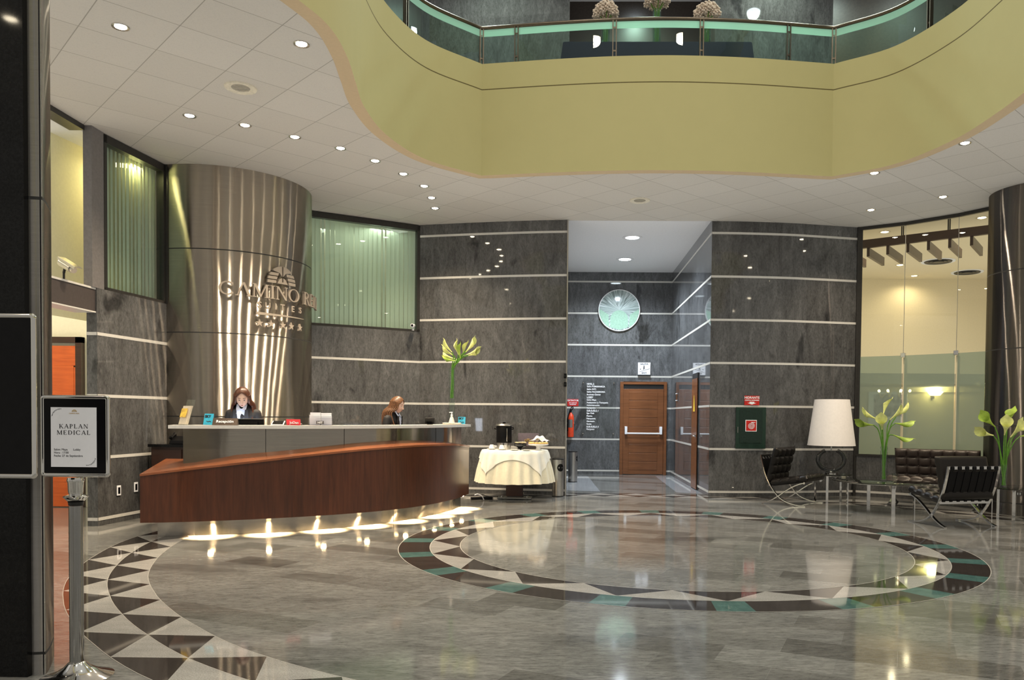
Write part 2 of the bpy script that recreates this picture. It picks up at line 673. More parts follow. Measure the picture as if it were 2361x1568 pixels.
DESKBULB = emit('lit desk halogen', (1, .72, .38), 160)
# ------------------------------------------------------------------ the setting
def add_light(kind, name, loc, energy, color, parent=None, rot=(0, 0, 0), **kw):
    d = bpy.data.lights.new(name, kind)
    d.energy = energy
    d.color = color
    for k, v in kw.items():
        setattr(d, k, v)
    o = bpy.data.objects.new(name, d)
    COL.objects.link(o)
    o.location = loc
    o.rotation_euler = rot
    if parent:
        o.parent = parent
    return o


CZ = 4.55
from mathutils.geometry import tessellate_polygon


def slab_with_hole(outer, hole, z, name, mat, loops_extra=()):
    loops = [[Vector((x, y, 0)) for x, y in outer]] + [[Vector((x, y, 0)) for x, y in h] for h in ([hole] if hole else [])]
    pts = [p for l in loops for p in l]
    tris = tessellate_polygon(loops)
    mb = MB()
    mb.add([(p.x, p.y, z) for p in pts], [tuple(t) for t in tris])
    return mb.build(name, mat, fix=False)


fl = MB()
fl.quad((-9.5, -4, 0), (13, -4, 0), (13, 22, 0), (-9.5, 22, 0))
struct(fl.build('floor', FLOOR), 'polished grey stone lobby floor laid in diagonal slabs')

# --- inlaid medallion and the big ring of triangles
MC = (1.1816, 8.222)


def arc_pts(c, rf, a0, a1, n):
    return [(c[0] + (rf(a) if callable(rf) else rf) * cos(math.radians(a)), c[1] + (rf(a) if callable(rf) else rf) * sin(math.radians(a)))
            for a in [a0 + (a1 - a0) * i / n for i in range(n + 1)]]


def flatpoly(mb, p2, z, mi):
    a = sum(p2[i][0] * p2[(i + 1) % len(p2)][1] - p2[(i + 1) % len(p2)][0] * p2[i][1] for i in range(len(p2)))
    if a < 0:
        p2 = p2[::-1]
    mb.poly([(x, y, z) for x, y in p2], mi)


def ring_band(mb, c, r0, r1, a0, a1, n, z, mi):
    A, B = arc_pts(c, r0, a0, a1, n), arc_pts(c, r1, a0, a1, n)
    for i in range(n):
        mb.quad((*A[i], z), (*B[i], z), (*B[i + 1], z), (*A[i + 1], z), mi)


med = MB()
R1, R2, R3 = 2.256, 2.558, 2.866
for k in range(20):
    a = -90 + 18 * k
    ring_band(med, MC, R2, R3, a - 2.7, a + 2.7, 3, .0012, 2)
    ring_band(med, MC, R2, R3, a + 2.7, a + 15.3, 8, .0012, 0)
    flatpoly(med, arc_pts(MC, R2, a - 18, a, 8) + [arc_pts(MC, R1, a - 9, a, 1)[0]], .0012, 1)
    flatpoly(med, arc_pts(MC, R1, a - 9, a + 9, 8) + [arc_pts(MC, R2, a, a + 1, 1)[0]], .0012, 0)
for r in (R1, R2, R3):
    ring_band(med, MC, r - .0035, r + .0035, 0, 360, 160, .0018, 3)
struct(med.build('trim_1', [INL_D, INL_L, INL_G, GROUT]), 'round medallion inlaid in the floor: dark band with green blocks and pale triangles')
KN = [(-180, 5.44), (-176.7, 5.41), (-170, 5.33), (-163.2, 5.27), (-156.7, 5.23), (-149.8, 5.18), (-142.7, 5.15), (-135.5, 5.14), (-128.2, 5.16), (-60, 5.2), (0, 5.3), (30, 5.33),
      (45, 5.28), (60, 5.12), (75, 4.98), (90, 4.93), (100, 5.02), (115, 5.15), (140, 5.35), (165, 5.45), (180, 5.44)]


def r_mid(a):
    a = (a + 180) % 360 - 180
    for (a0, r0), (a1, r1) in zip(KN, KN[1:]):
        if a0 <= a <= a1:
            t = (a - a0) / (a1 - a0)
            return r0 + (r1 - r0) * t
    return 5.2


ring = MB()
st = 360 / 52
for k in range(52):
    a = -170 + st * k
    for rf, first, second in ((lambda q: r_mid(q) + .285, 1, 0), (lambda q: r_mid(q) - .285, 0, 1)):
        # triangle standing on the middle circle, apex on the outer/inner one; and the triangle between two apexes
        flatpoly(ring, arc_pts(MC, r_mid, a, a + st, 4) + [arc_pts(MC, rf, a + st / 2, a + st, 1)[0]], .0008, first)
        flatpoly(ring, arc_pts(MC, rf, a - st / 2, a + st / 2, 4) + [arc_pts(MC, r_mid, a, a + 1, 1)[0]], .0008, second)
for d in (-.285, 0, .285):
    A = arc_pts(MC, lambda q: r_mid(q) + d - .0022, -180, 180, 200)
    B = arc_pts(MC, lambda q: r_mid(q) + d + .0022, -180, 180, 200)
    for i in range(200):
        ring.quad((*A[i], .0011), (*B[i], .0011), (*B[i + 1], .0011), (*A[i + 1], .0011), 2)
struct(ring.build('trim_2', [INL_D, INL_L, GROUT]), 'large ring of black and pale triangles inlaid in the floor')

# --- balcony edge and ceiling
LA = [(-3.0, 4.1), (-2.5, 5.2), (-2.108, 6.185), (-1.993, 6.63), (-2.0, 7.15), (-2.07, 7.7), (-2.14, 8.3), (-2.095, 9.125), (-1.80, 9.98), (-1.163, 10.656)]
FR = [(-1.163, 10.656), (-.266, 10.52), (.5, 10.43), (1.233, 10.395), (1.9, 10.42), (2.571, 10.49), (3.52, 10.64)]
RA = [(3.52, 10.64), (4.122, 10.126), (4.439, 9.25), (4.497, 8.414), (4.466, 7.7), (4.4, 6.6), (4.45, 5.2), (4.9, 3.6)]
sp = lambda L: [(p.x, p.y) for p in smooth_path([(x, y, 0) for x, y in L], 8)]
LAs, FRs, RAs = sp(LA), sp(FR), sp(RA)
EDGE = LAs[:-1] + FRs[:-1] + RAs                      # lip of the balcony, left to right
REST = [(5.2, 2), (5.2, -2.2), (-3.6, -2.2), (-3.6, 2.6)]
HOLE = EDGE + REST
n_h = len(HOLE)


def grow(loop, d):
    out = []
    for i, p in enumerate(loop):
        a, b = loop[i - 1], loop[(i + 1) % len(loop)]
        tx, ty = b[0] - a[0], b[1] - a[1]
        L = math.hypot(tx, ty)
        out.append((p[0] - ty / L * d, p[1] + tx / L * d))
    return out


HOLE_OUT = grow(HOLE, .14)
OUTER = [(-6.0, -4), (-5.75, 8.0), (-5.55, 8.95), (-5.5, 10.4), (-5, 11.7), (-4.3, 12.6), (-2.55, 13.55), (-1.6, 13.36), (-.59, 13.2), (0.006, 13.1), (2.38, 13.1), (2.885, 13.2), (3.64, 13.28), (4.22, 13.4),
         (4.95, 13.56), (5.55, 13.12), (6.14, 12.56), (6.95, 11.7), (8.2, 11), (8.2, -4)]
struct(slab_with_hole(OUTER, HOLE_OUT, CZ, 'ceiling', CEIL), 'white tiled lobby ceiling with the curved balcony opening')
lip = MB()
for i in range(n_h):
    j = (i + 1) % n_h
    lip.quad((*HOLE[i], CZ - .005), (*HOLE[j], CZ - .005), (*HOLE_OUT[j], CZ - .005), (*HOLE_OUT[i], CZ - .005), 0)
    lip.quad((*HOLE_OUT[i], CZ - .005), (*HOLE_OUT[j], CZ - .005), (*HOLE_OUT[j], CZ), (*HOLE_OUT[i], CZ), 0)
struct(lip.build('trim_3', TAN), 'tan painted underside edge of the balcony')
bal = MB()
ZB = [CZ - .005, 5.680, 5.694, 6.03]
for i in range(n_h):
    j = (i + 1) % n_h
    for k in range(3):
        bal.quad((*HOLE[i], ZB[k]), (*HOLE[j], ZB[k]), (*HOLE[j], ZB[k + 1]), (*HOLE[i], ZB[k + 1]), 1 if k == 1 else 0)
bo = bal.build('wall_balcony', [YELLOW, GROOVE], fix=True, smooth=22)
struct(bo, 'curved olive yellow balcony front with a thin dark groove')
OUT_UP = [(-8, -4), (-8, 15.5), (8.2, 15.5), (8.2, -4)]
struct(slab_with_hole(OUT_UP, grow(HOLE, .001), 6.03, 'floor_gallery', plain('dark gallery carpet', (.05, .045, .04), .7)), 'dark gallery floor behind the balcony')


def stone_wall(path, z0, z1, name, mat, side=1, label=None, courses=True, first=.08, drop=()):
    mb = MB()
    lo, n = z0, len(path)
    for i in range(n - 1):
        mb.quad((*path[i], z0), (*path[i + 1], z0), (*path[i + 1], z1), (*path[i], z1), 0)
    if courses:
        pf = offset(path, .004 * side)
        z = first
        while z < z1 - .05:
            if z > z0 - .01 and not any(abs(z - d) < .1 for d in drop):
                a, b = z - .018, z + .018
                for i in range(n - 1):
                    mb.quad((*pf[i], a), (*pf[i + 1], a), (*pf[i + 1], b), (*pf[i], b), 1)
                    mb.quad((*path[i], b), (*path[i + 1], b), (*pf[i + 1], b), (*pf[i], b), 1)
                    mb.quad((*path[i], a), (*path[i + 1], a), (*pf[i + 1], a), (*pf[i], a), 1)
            z += .7125
    o = mb.build(name, [mat, STRIP], fix=False)
    return struct(o, label)


WBL = sp([(-2.513, 13.46), (-1.604, 13.278), (-.59, 13.112), (.006, 13.05)])
WBR = sp([(2.385, 13.09), (2.885, 13.11), (3.642, 13.192), (4.217, 13.315), (4.95, 13.49)])
stone_wall(WBL, 0, CZ, 'wall_back_left', STONE, -1, 'dark slate wall with pale strips left of the corridor mouth')
stone_wall(WBR, 0, CZ, 'wall_back_right', STONE, -1, 'dark slate wall with pale strips right of the corridor mouth')
stone_wall([(-5.0, 11.9), (-4.6, 12.2), (-4.042, 12.53), (-3.327, 12.93), (-2.513, 13.46)], 0, 2.73, 'wall_window', STONE, -1, 'slate wall below the wide blinds behind the desk')
WL0, WL1 = (-5.38, 8.95), (-5.215, 10.45)
stone_wall([(-5.50, 8.95), WL0], 0, 2.74, 'wall_pier', STONE, -1, 'narrow slate end face beside the passage')
stone_wall([WL0, WL1], 0, 2.74, 'wall_left', STONE, -1, 'slate wall with pale strips left of the reception desk')
stone_wall([(.03, 17.88), (2.385, 17.88)], 0, 4.6, 'wall_corridor_back', STONE_C, -1, 'slate end wall of the lit corridor')
stone_wall([(2.385, 17.88), (2.385, 13.09)], 0, 4.6, 'wall_corridor_right', STONE_C, -1, 'slate right wall of the corridor')
stone_wall([(.006, 13.05), (.03, 17.88)], 0, 4.6, 'wall_corridor_left', STONE_C, -1, 'slate left wall of the corridor')
cc = MB()
cc.quad((.0, 13.06, 4.57), (2.4, 13.06, 4.57), (2.4, 17.9, 4.57), (.0, 17.9, 4.57))
struct(cc.build('ceiling_corridor', WHITE), 'smooth white corridor ceiling')
tr = MB()
tr.box(0.0, 13.03, 0, .022, 13.05, CZ - .005)
struct(tr.build('trim_4', ALU), 'thin metal edge at the corridor mouth')
cf = MB()       # pale borders of the corridor floor
cf.quad((.03, 13.9, .001), (.62, 13.75, .001), (.5, 17.3, .001), (.03, 17.3, .001), 0)
cf.quad((1.95, 13.75, .001), (2.38, 13.5, .001), (2.38, 17.5, .001), (2.0, 17.5, .001), 0)
struct(cf.build('trim_5', m_granite('pale grey border slabs', (.30, .31, .32), (.42, .43, .44))), 'pale stone borders in the corridor floor')

# --- steel drum behind the desk
DC, DR = (-4.95, 11.4), 1.19


def cyl_wall(c, r, a0, a1, n, z0, z1, seams, name, mats, label, w=.007):
    mb = MB()
    zs = [z0]
    for s in seams:
        zs += [s - w, s + w]
    zs.append(z1)
    rows = []
    for z in zs:
        rows.append([(c[0] + r * cos(math.radians(a0 + (a1 - a0) * i / n)), c[1] + r * sin(math.radians(a0 + (a1 - a0) * i / n)), z) for i in range(n + 1)])
    for k in range(len(zs) - 1):
        mb.grid(rows[k:k + 2], 1 if k % 2 else 0)
    o = mb.build(name, mats, smooth=30)
    return struct(o, label)


SEAM = plain('dark panel joint', (.02, .02, .02), .5)
drum = cyl_wall((0, 0), DR, -112, 45, 110, 0, CZ, (.18, 1.27, 2.37, 3.46), 'wall_drum', [STEEL, SEAM], 'curved brushed steel drum wall behind the desk')
drum.location = (DC[0], DC[1], 0)
dj = MB()
dj.box(-5.26, 10.24, 2.74, -5.12, 10.34, CZ)
struct(dj.build('trim_6', FRAME), 'dark upright between the left blinds and the steel drum')
dk = MB()
dk.box(-5.21, 10.26, 0, -5.17, 10.30, 2.74)
struct(dk.build('trim_7', GREYPOST), 'thin grey edge where slate meets the steel drum')

# --- windows with vertical blinds
BLIND = m_frost('pale green blind fabric', (.1, .14, .1), (.62, .67, .56), .97)


def blind_window(name, a, b, z0, z1, n, label, lit):
    w = bpy.data.objects.new(name, None)
    COL.objects.link(w)
    struct(w, label)
    a, b = Vector((*a, 0)), Vector((*b, 0))
    d = (b - a).normalized()
    nrm = Vector((-d.y, d.x, 0))            # away from the lobby
    L = (b - a).length
    f = MB()
    at = lambda t, o, z: a + d * t + nrm * o + Vector((0, 0, z))
    rot = Matrix((d, nrm, Vector((0, 0, 1)))).transposed()
    f.obox(at(L / 2, .04, z0 + .018), (L, .1, .036), rot)
    f.obox(at(L / 2, .04, z1 - .045), (L, .1, .09), rot)
    f.obox(at(.025, .04, (z0 + z1) / 2), (.05, .1, z1 - z0), rot)
    f.obox(at(L - .025, .04, (z0 + z1) / 2), (.05, .1, z1 - z0), rot)
    f.build('window_frame', FRAME, w)
    g = MB()
    g.quad(at(.03, .02, z0), at(L - .03, .02, z0), at(L - .03, .02, z1), at(.03, .02, z1))
    g.build('window_glass', GLASS_G, w)
    s = MB()
    rr = random.Random(n)
    wd = L / n
    for i in range(n):
        c = at(wd * (i + .5), .14, 0)
        ang = math.radians(rr.uniform(8, 22))
        if rr.random() < .12:
            ang = math.radians(rr.uniform(30, 50))
        e = (d * cos(ang) + nrm * sin(ang)) * (wd * .54)
        zz = z0 + .03 + rr.uniform(0, .015)
        s.quad(c - e + Vector((0, 0, zz)), c + e + Vector((0, 0, zz)), c + e + Vector((0, 0, z1 - .06)), c - e + Vector((0, 0, z1 - .06)))
    s.build('blind', BLIND, w, fix=False)
    # room wall behind the blinds
    k = MB()
    k.quad(at(-.1, .6, z0 - .3), at(L + .1, .6, z0 - .3), at(L + .1, .6, z1 + .2), at(-.1, .6, z1 + .2))
    k.build('back_panel', PALE, w)
    if lit == 1:  # unseen area light added behind the slats so they glow
        add_light('AREA', 'blind_backlight', at(L * .66, .38, z1 - .12), 13, (1, .86, .40), w, shape='RECTANGLE', size=L * .6, size_y=.2)
    else:
        add_light('AREA', 'blind_backlight', at(L * .5, .38, z1 - .12), 8, (.9, 1, .85), w, shape='RECTANGLE', size=L * .9, size_y=.2)
    return w


blind_window('window_1', (-5.385, 9.10), (-5.25, 10.25), 2.74, 4.54, 16, 'tall green lit vertical blinds left of the steel drum', 1)
blind_window('window_2', (-4.25, 12.405), (-2.513, 13.462), 2.735, 4.54, 26, 'wide green vertical blinds right of the steel drum', 2)
po = MB()
po.box(-5.475, 8.86, 2.74, -5.375, 9.09, CZ)
struct(po.build('column_post', GREYPOST), 'grey square post beside the left blinds')
be = MB()
be.box(-5.62, 4.5, 2.47, -5.40, 8.95, 2.72, 0)
be.box(-5.63, 4.5, 2.72, -5.39, 8.95, 2.742, 1)
be.box(-5.63, 4.5, 2.455, -5.39, 8.95, 2.47, 1)
struct(be.build('beam_passage', [BEAM, STRIP]), 'dark beam over the passage opening')
hd = MB()
hd.box(-5.62, 4.5, CZ - .06, -5.45, 8.85, CZ)
struct(hd.build('trim_8', FRAME), 'black header line above the passage')

# --- side passage behind the foreground column
pw = MB()
pw.quad((-9.4, 10.75, 0), (-5.505, 10.75, 0), (-5.505, 10.75, CZ), (-9.4, 10.75, CZ))
pw.quad((-5.505, 10.75, 0), (-5.505, 8.96, 0), (-5.505, 8.96, 2.47), (-5.505, 10.75, 2.47))
pw.quad((-5.505, 10.75, 2.47), (-5.505, 9.1, 2.47), (-5.505, 9.1, CZ), (-5.505, 10.75, CZ))
pw.quad((-9.4, 10.75, 0), (-9.4, 2, 0), (-9.4, 2, CZ), (-9.4, 10.75, CZ))
struct(pw.build('wall_passage', PALE), 'pale cream wall of the side passage')
pc = MB()
pc.quad((-9.4, 2, CZ), (-5.6, 2, CZ), (-5.6, 10.75, CZ), (-9.4, 10.75, CZ))
struct(pc.build('ceiling_passage', WHITE), 'white ceiling of the side passage')
d3 = bpy.data.objects.new('door_3', None)
COL.objects.link(d3)
struct(d3, 'orange red wooden door in the side passage')
xr = x_at(182, 1000, 10.7)
q = MB()
q.box(xr - .02, 10.66, 0, xr + .06, 10.745, 2.34)
q.box(xr - 1.06, 10.66, 0, xr - .98, 10.745, 2.34)
q.box(xr - 1.06, 10.66, 2.26, xr + .06, 10.745, 2.34)
q.build('door_frame', WOOD_DK, d3)
q = MB()
q.box(xr - .98, 10.69, .01, xr - .02, 10.73, 1.93)
q.box(xr - .98, 10.69, 1.95, xr - .02, 10.73, 2.22)
for z in (.35, .62, .9, 1.18, 1.45, 1.7):
    q.box(xr - .82, 10.686, z, xr - .06, 10.69, z + .25)
q.build('door_leaf', WOOD_RED, d3, bevel=.006)

# --- foreground pier (black granite and steel)
pg = MB()
pg.box(-3.9, 3.84, 0, -2.668, 3.93, CZ)
struct(pg.build('column_granite', BGRAN), 'black granite face of the foreground pier')
cpath = sp([(-2.668, 3.875), (-2.625, 3.885), (-2.612, 3.90), (-2.69, 4.06), (-2.81, 4.26), (-2.965, 4.45), (-3.2, 4.65), (-3.6, 4.8), (-3.9, 4.8)])
pm_ = MB()
zs = [0, .102, .116, 2.375, 2.391, CZ]
for k in range(5):
    pm_.grid([[(x + 3.2, y - 4.3, zs[k]) for x, y in cpath], [(x + 3.2, y - 4.3, zs[k + 1]) for x, y in cpath]], 1 if k % 2 else 0)
struct(pm_.build('column_steel', [STEEL_F, SEAM], smooth=40, loc=(-3.2, 4.3, 0)), 'rounded grey steel side of the foreground pier')

# --- right dark column
cr = cyl_wall((0, 0), .67, 60, 350, 90, 0, CZ, (.17, 1.24, 2.31, 3.39), 'column_right', [STEEL_D, SEAM], 'dark brushed metal column at the end of the glass wall')
cr.location = (6.73, 11.35, 0)

# --- restaurant behind the glass wall
RCZ = 5.0
GP = [(4.95, 13.47), (5.555, 13.098), (6.143, 12.533), (6.62, 11.84)]
stone_wall(GP, 0, .70, 'wall_sill', STONE, -1, 'low slate wall under the restaurant glass')
rw = MB()
rw.quad((3.0, 21, 0), (14, 21, 0), (14, 21, RCZ), (3.0, 21, RCZ))
rw.quad((4.9, 13.6, 0), (4.9, 21, 0), (4.9, 21, RCZ), (4.9, 13.6, RCZ))
rw.quad((12.5, 21, 0), (12.5, 9, 0), (12.5, 9, RCZ), (12.5, 21, RCZ))
struct(rw.build('wall_restaurant', CREAM), 'cream restaurant walls beyond the glass')
rcl = MB()
rcl.poly([(4.9, 13.62, RCZ), (5.6, 13.2, RCZ), (6.2, 12.6, RCZ), (7.2, 11.8, RCZ), (12.5, 9, RCZ), (12.5, 21, RCZ), (4.9, 21, RCZ)])
rcl.poly([(4.9, 13.50, CZ + .01), (5.56, 13.12, CZ + .01), (6.15, 12.56, CZ + .01), (7.0, 11.7, CZ + .01), (7.2, 11.8, RCZ), (6.2, 12.6, RCZ), (5.6, 13.2, RCZ), (4.9, 13.62, RCZ)])
struct(rcl.build('ceiling_restaurant', CREAM), 'cream restaurant ceiling')
w3 = bpy.data.objects.new('window_3', None)
COL.objects.link(w3)
struct(w3, 'frameless glass wall to the restaurant with frosted lower panes')
gu = MB()
for (a, b) in zip(GP, GP[1:]):
    gu.quad((*a, 2.37), (*b, 2.37), (*b, 4.5), (*a, 4.5))
gu.build('window_glass', GLASS, w3)
gf = MB()
for (a, b) in zip(GP, GP[1:]):
    A, B = Vector((*a, 0)), Vector((*b, 0))
    d = (B - A).normalized()
    A2, B2 = A + d * .02, B - d * .02
    gf.quad((A2.x, A2.y, .72), (B2.x, B2.y, .72), (B2.x, B2.y, 2.365), (A2.x, A2.y, 2.365))
gf.build('window_glass_frosted', FROST, w3)
gt = MB()
for (a, b) in zip(GP, GP[1:]):
    gt.bar((*a, 4.52), (*b, 4.52), .05, .05)
    gt.bar((*a, .705), (*b, .705), .06, .03)
gt.bar((4.965, 13.475, .7), (4.965, 13.475, 4.5), .05, .05)
gt.build('window_frame', FRAME, w3)
for i, p in enumerate(GP[1:3]):
    c = MB()
    c.box(-.035, -.03, -.035, .035, .03, .035)
    jn = MB()
    jn.box(-.004, -.004, 2.40, .004, .004, 4.5)
    jn.build('glass_joint', ALU, w3, loc=(p[0], p[1], 0), rz=-.7)
    c.build('patch_fitting', CHROME, w3, bevel=.005, loc=(p[0], p[1], 2.37), rz=-.7)
    fn = MB()
    fn.box(-.01, .03, .72, .01, .16, 2.33, 0)
    fn.build('glass_fin', CREAM, w3, loc=(p[0], p[1], 0), rz=-.75)
jb = MB()
jb.box(4.905, 13.45, 0, 4.945, 13.50, CZ)
struct(jb.build('trim_9', FRAME), 'dark upright between slate wall and restaurant glass')

# --- upper gallery
stone_wall(WBL[:], 6.03, 9.2, 'wall_gallery_left', STONE, -1, 'slate gallery wall above the desk side', False)
stone_wall(WBR[:-6], 6.03, 9.2, 'wall_gallery_right', STONE, -1, 'slate gallery wall above the lounge side', False)
gw = MB()
gw.quad((0.0, 14.6, 6.03), (2.4, 14.6, 6.03), (2.4, 14.6, 9.2), (0, 14.6, 9.2))
gw.quad((.006, 13.05, 6.03), (0, 14.6, 6.03), (0, 14.6, 9.2), (.006, 13.05, 9.2))
gw.quad((2.385, 13.09, 6.03), (2.4, 14.6, 6.03), (2.4, 14.6, 9.2), (2.385, 13.09, 9.2))
gw.quad((WBR[-7][0], WBR[-7][1], 6.03), (7.5, 11.2, 6.03), (7.5, 11.2, 9.2), (WBR[-7][0], WBR[-7][1], 9.2))
gw.quad((7.5, 11.2, 6.03), (7.5, -4, 6.03), (7.5, -4, 9.2), (7.5, 11.2, 9.2))
gw.quad((-2.513, 13.46, 6.03), (-5.5, 11.2, 6.03), (-5.5, 11.2, 9.2), (-2.513, 13.46, 9.2))
gw.quad((-5.5, 11.2, 6.03), (-5.5, -4, 6.03), (-5.5, -4, 9.2), (-5.5, 11.2, 9.2))
struct(gw.build('wall_gallery_back', DARKWALL), 'dark brown panelled gallery walls')
struct(slab_with_hole([(-5.5, -4), (-5.5, 11.2), (-2.4, 14.7), (4.5, 14.7), (7.5, 11.2), (7.5, -4)], grow(HOLE, .3), 8.9, 'ceiling_gallery', WHITE), 'white gallery ceiling')
struct(slab_with_hole(grow(HOLE, .4), None, 10.6, 'ceiling_atrium', WHITE), 'white atrium ceiling')
av = MB()
H3 = grow(HOLE, .3)
for i in range(n_h):
    j = (i + 1) % n_h
    av.quad((*H3[i], 8.9), (*H3[j], 8.9), (*H3[j], 10.6), (*H3[i], 10.6))
struct(av.build('wall_atrium', YELLOW), 'yellow upper rim of the atrium')
# ------------------------------------------------------------------ lamps
_dl = {}


def downlight(x, y, z, label, group=None, r=.05, energy=70, color=(1, .80, .56), bulb=None, size=115, name='downlight'):
    key = (r, name)
    if key not in _dl:
        a = MB()
        a.lathe([(r * .92, -.001), (r * 1.35, -.006), (r * 1.4, -.002), (r * 1.4, 0)], 24, cap=False)
        ring_me = a.build('trim_ring', ALU if r < .08 else WHITE, smooth=40)
        b = MB()
        b.lathe([(.001, -.012), (r * .6, -.010), (r * .95, -.002)], 20, cap=False)
        _dl[key] = (ring_me.data, b.build('bulb', BULB, smooth=60).data)
        for o in list(bpy.data.objects):
            if o.type == 'MESH' and o.data in _dl[key]:
                bpy.data.objects.remove(o)
    t = thing(name, label, 'ceiling lamp', (x, y, z), 0, group)
    for nm, me, mt in (('trim_ring', _dl[key][0], None), ('bulb', _dl[key][1], bulb)):
        if mt:
            me = me.copy()
            me.materials.clear()
            me.materials.append(mt)
        o = bpy.data.objects.new(nm, me)
        COL.objects.link(o)
        o.parent = t
    if energy:
        add_light('SPOT', 'lamp_light', (0, 0, -.02), energy, color, t, spot_size=math.radians(size), spot_blend=.7, shadow_soft_size=r * .9)
    return t


DL = [(437, 267, 'first'), (565, 289, 'second'), (680, 316, 'third'), (785, 342, 'fourth'), (865, 371, 'fifth'), (930, 401, 'sixth'), (978, 429, 'seventh'), (995, 456, 'eighth'), (1003, 480, 'ninth')]
for px, py, w in DL:
    x, y = on_z(px, py, CZ)
    downlight(x, y, CZ, f'{w} ceiling downlight of the curved row, counted from the left blinds', 'curved row of downlights over the desk', energy=250)
for px, py, lb in ((278, 62, 'ceiling downlight nearest the black foreground pier'), (695, 102, 'ceiling downlight close to the left curve of the balcony opening'),
                   (2225, 330, 'ceiling downlight right of the balcony, highest of the right four'), (2016, 399, 'ceiling downlight just under the right corner of the balcony'),
                   (2174, 454, 'ceiling downlight between the balcony and the dark right column'), (2008, 484, 'ceiling downlight nearest the glass wall top')):
    x, y = on_z(px, py, CZ)
    downlight(x, y, CZ, lb, 'scattered lobby downlights', energy=150)
# lamps of the same ceiling outside the picture, left, right and behind the camera
for x, y, lb in ((-4.6, 4.2, 'left of the pier'), (-4.6, 1.2, 'far left behind the pier'), (6.0, 8.0, 'right of the balcony'), (6.4, 5.2, 'right aisle middle'), (6.3, 2.4, 'right aisle near')):
    downlight(x, y, CZ, f'ceiling downlight outside the view, {lb}', 'scattered lobby downlights', energy=150)
for px, py, lb in ((1458, 548, 'larger cool white corridor ceiling lamp near the corridor mouth'), (1441, 598, 'cool white corridor ceiling lamp nearer the wooden door')):
    x, y = on_z(px, py, 4.57)
    downlight(x, y, 4.568, lb, 'corridor lamps', r=.13, energy=800, color=(.80, .90, 1), bulb=BULB_C, size=150, name='corridor_lamp')
for i, (x, y) in enumerate(((-1.4, 12.3), (1.25, 12.5), (3.3, 12.6), (3.75, 11.4), (1.25, 13.9))):
    lb = ('gallery ceiling lamp over the desk side of the gallery', 'gallery ceiling lamp above the flower table', 'gallery ceiling lamp over the lounge side of the gallery',
          'gallery ceiling lamp near the right bend of the railing', 'gallery ceiling lamp inside the brown recess')[i]
    downlight(x, y, 8.895, lb, 'gallery lamps', r=.15, energy=220, color=(.80, 1, .86), bulb=BULB_C, size=150, name='gallery_lamp')
for i, (x, y) in enumerate(((-1.2, 1.5), (3.2, 1.5), (-.6, 6.2), (3.0, 6.2))):  # fill lamps added in the unseen atrium ceiling to brighten the hall
    lb = ('added unseen atrium fill lamp behind the viewer on the left', 'added unseen atrium fill lamp behind the viewer on the right', 'added unseen atrium fill lamp above the desk side of the medallion',
          'added unseen atrium fill lamp above the lounge side of the medallion')[i]
    downlight(x, y, 10.595, lb, 'added atrium fill lamps', r=.2, energy=260, color=(1, .90, .70), bulb=BULB, size=165, name='atrium_fill_lamp')
for px, py, lb in ((2040, 535, 'restaurant ceiling lamp left above the dark pergola beam'), (2264, 502, 'restaurant ceiling lamp right above the dark pergola beam'), (2075, 611, 'restaurant ceiling lamp under the pergola rafters'),
                   (2108, 636, 'restaurant ceiling lamp farthest from the glass')):
    x, y = on_z(px, py, RCZ)
    downlight(x, y, RCZ - .001, lb, 'restaurant lamps', r=.075, energy=62, color=(1, .83, .54), bulb=BULB_W, size=160, name='restaurant_lamp')
downlight(-7.4, 8.6, CZ - .001, 'ceiling lamp in the side passage before the red door', None, r=.1, energy=380, color=(1, .80, .52), bulb=BULB_W, size=160, name='passage_lamp')
# backlights of the blinds are added inside blind_window
for x, y in ((-5.62, 9.7),):
    pass

# ceiling speakers
for px, py, lb in ((555, 202, 'round cream ceiling speaker among the tiles left of the balcony'), (1475, 462, 'round ceiling speaker above the corridor mouth')):
    x, y = on_z(px, py, CZ)
    t = thing('ceiling_speaker', lb, 'ceiling speaker', (x, y, CZ), 0, 'ceiling speakers')
    a = MB()
    a.lathe([(.09, -.004), (.15, -.012), (.155, 0)], 30, cap=False)
    a.build('rim', plain('cream plastic', (.62, .57, .45), .5), t, smooth=40)
    a = MB()
    a.lathe([(.001, -.004), (.09, -.004)], 24, cap=False)
    for k in range(-3, 4):
        hw_ = math.sqrt(.0081 - (k * .024) ** 2) - .004
        a.box(-hw_, k * .024 - .003, -.008, hw_, k * .024 + .003, -.004)
    a.build('grille', plain('grey speaker mesh', (.40, .37, .30), .6), t)

# ------------------------------------------------------------------ reception desk
FASC = [(-4.357, 7.975, .665), (-3.93, 8.085, .720), (-3.33, 8.345, .790), (-2.75, 8.69, .858), (-2.2, 9.15, .908), (-1.76, 9.78, .925), (-1.48, 10.6, .905), (-1.385, 11.3, .86)]
fp = smooth_path(FASC, 8)
f2 = [(p.x, p.y) for p in fp]
fz = [p.z for p in fp]
desk = thing('reception_desk', 'long curved reception desk of reddish mahogany with steel counter and lit plinth', 'reception desk', (0, 0, 0))
mb = MB()
fin = offset(f2, .045)
n = len(f2)
mb.grid([[(x, y, .185) for x, y in f2], [(x, y, z) for (x, y), z in zip(f2, fz)], [(x, y, z) for (x, y), z in zip(fin, fz)], [(x, y, .185) for x, y in fin]], cv=True)
mb.poly([(*f2[0], .185), (*f2[0], fz[0]), (*fin[0], fz[0]), (*fin[0], .185)])
mb.poly([(*f2[-1], .185), (*fin[-1], .185), (*fin[-1], fz[-1]), (*f2[-1], fz[-1])])
# veneer joints
for i in (7, 21, 33):
    x, y = f2[i]
    mb.box(x - .002, y - .002, .19, x + .002, y + .001, fz[i] - .01)
mb.build('fascia', WOOD, desk, smooth=40)
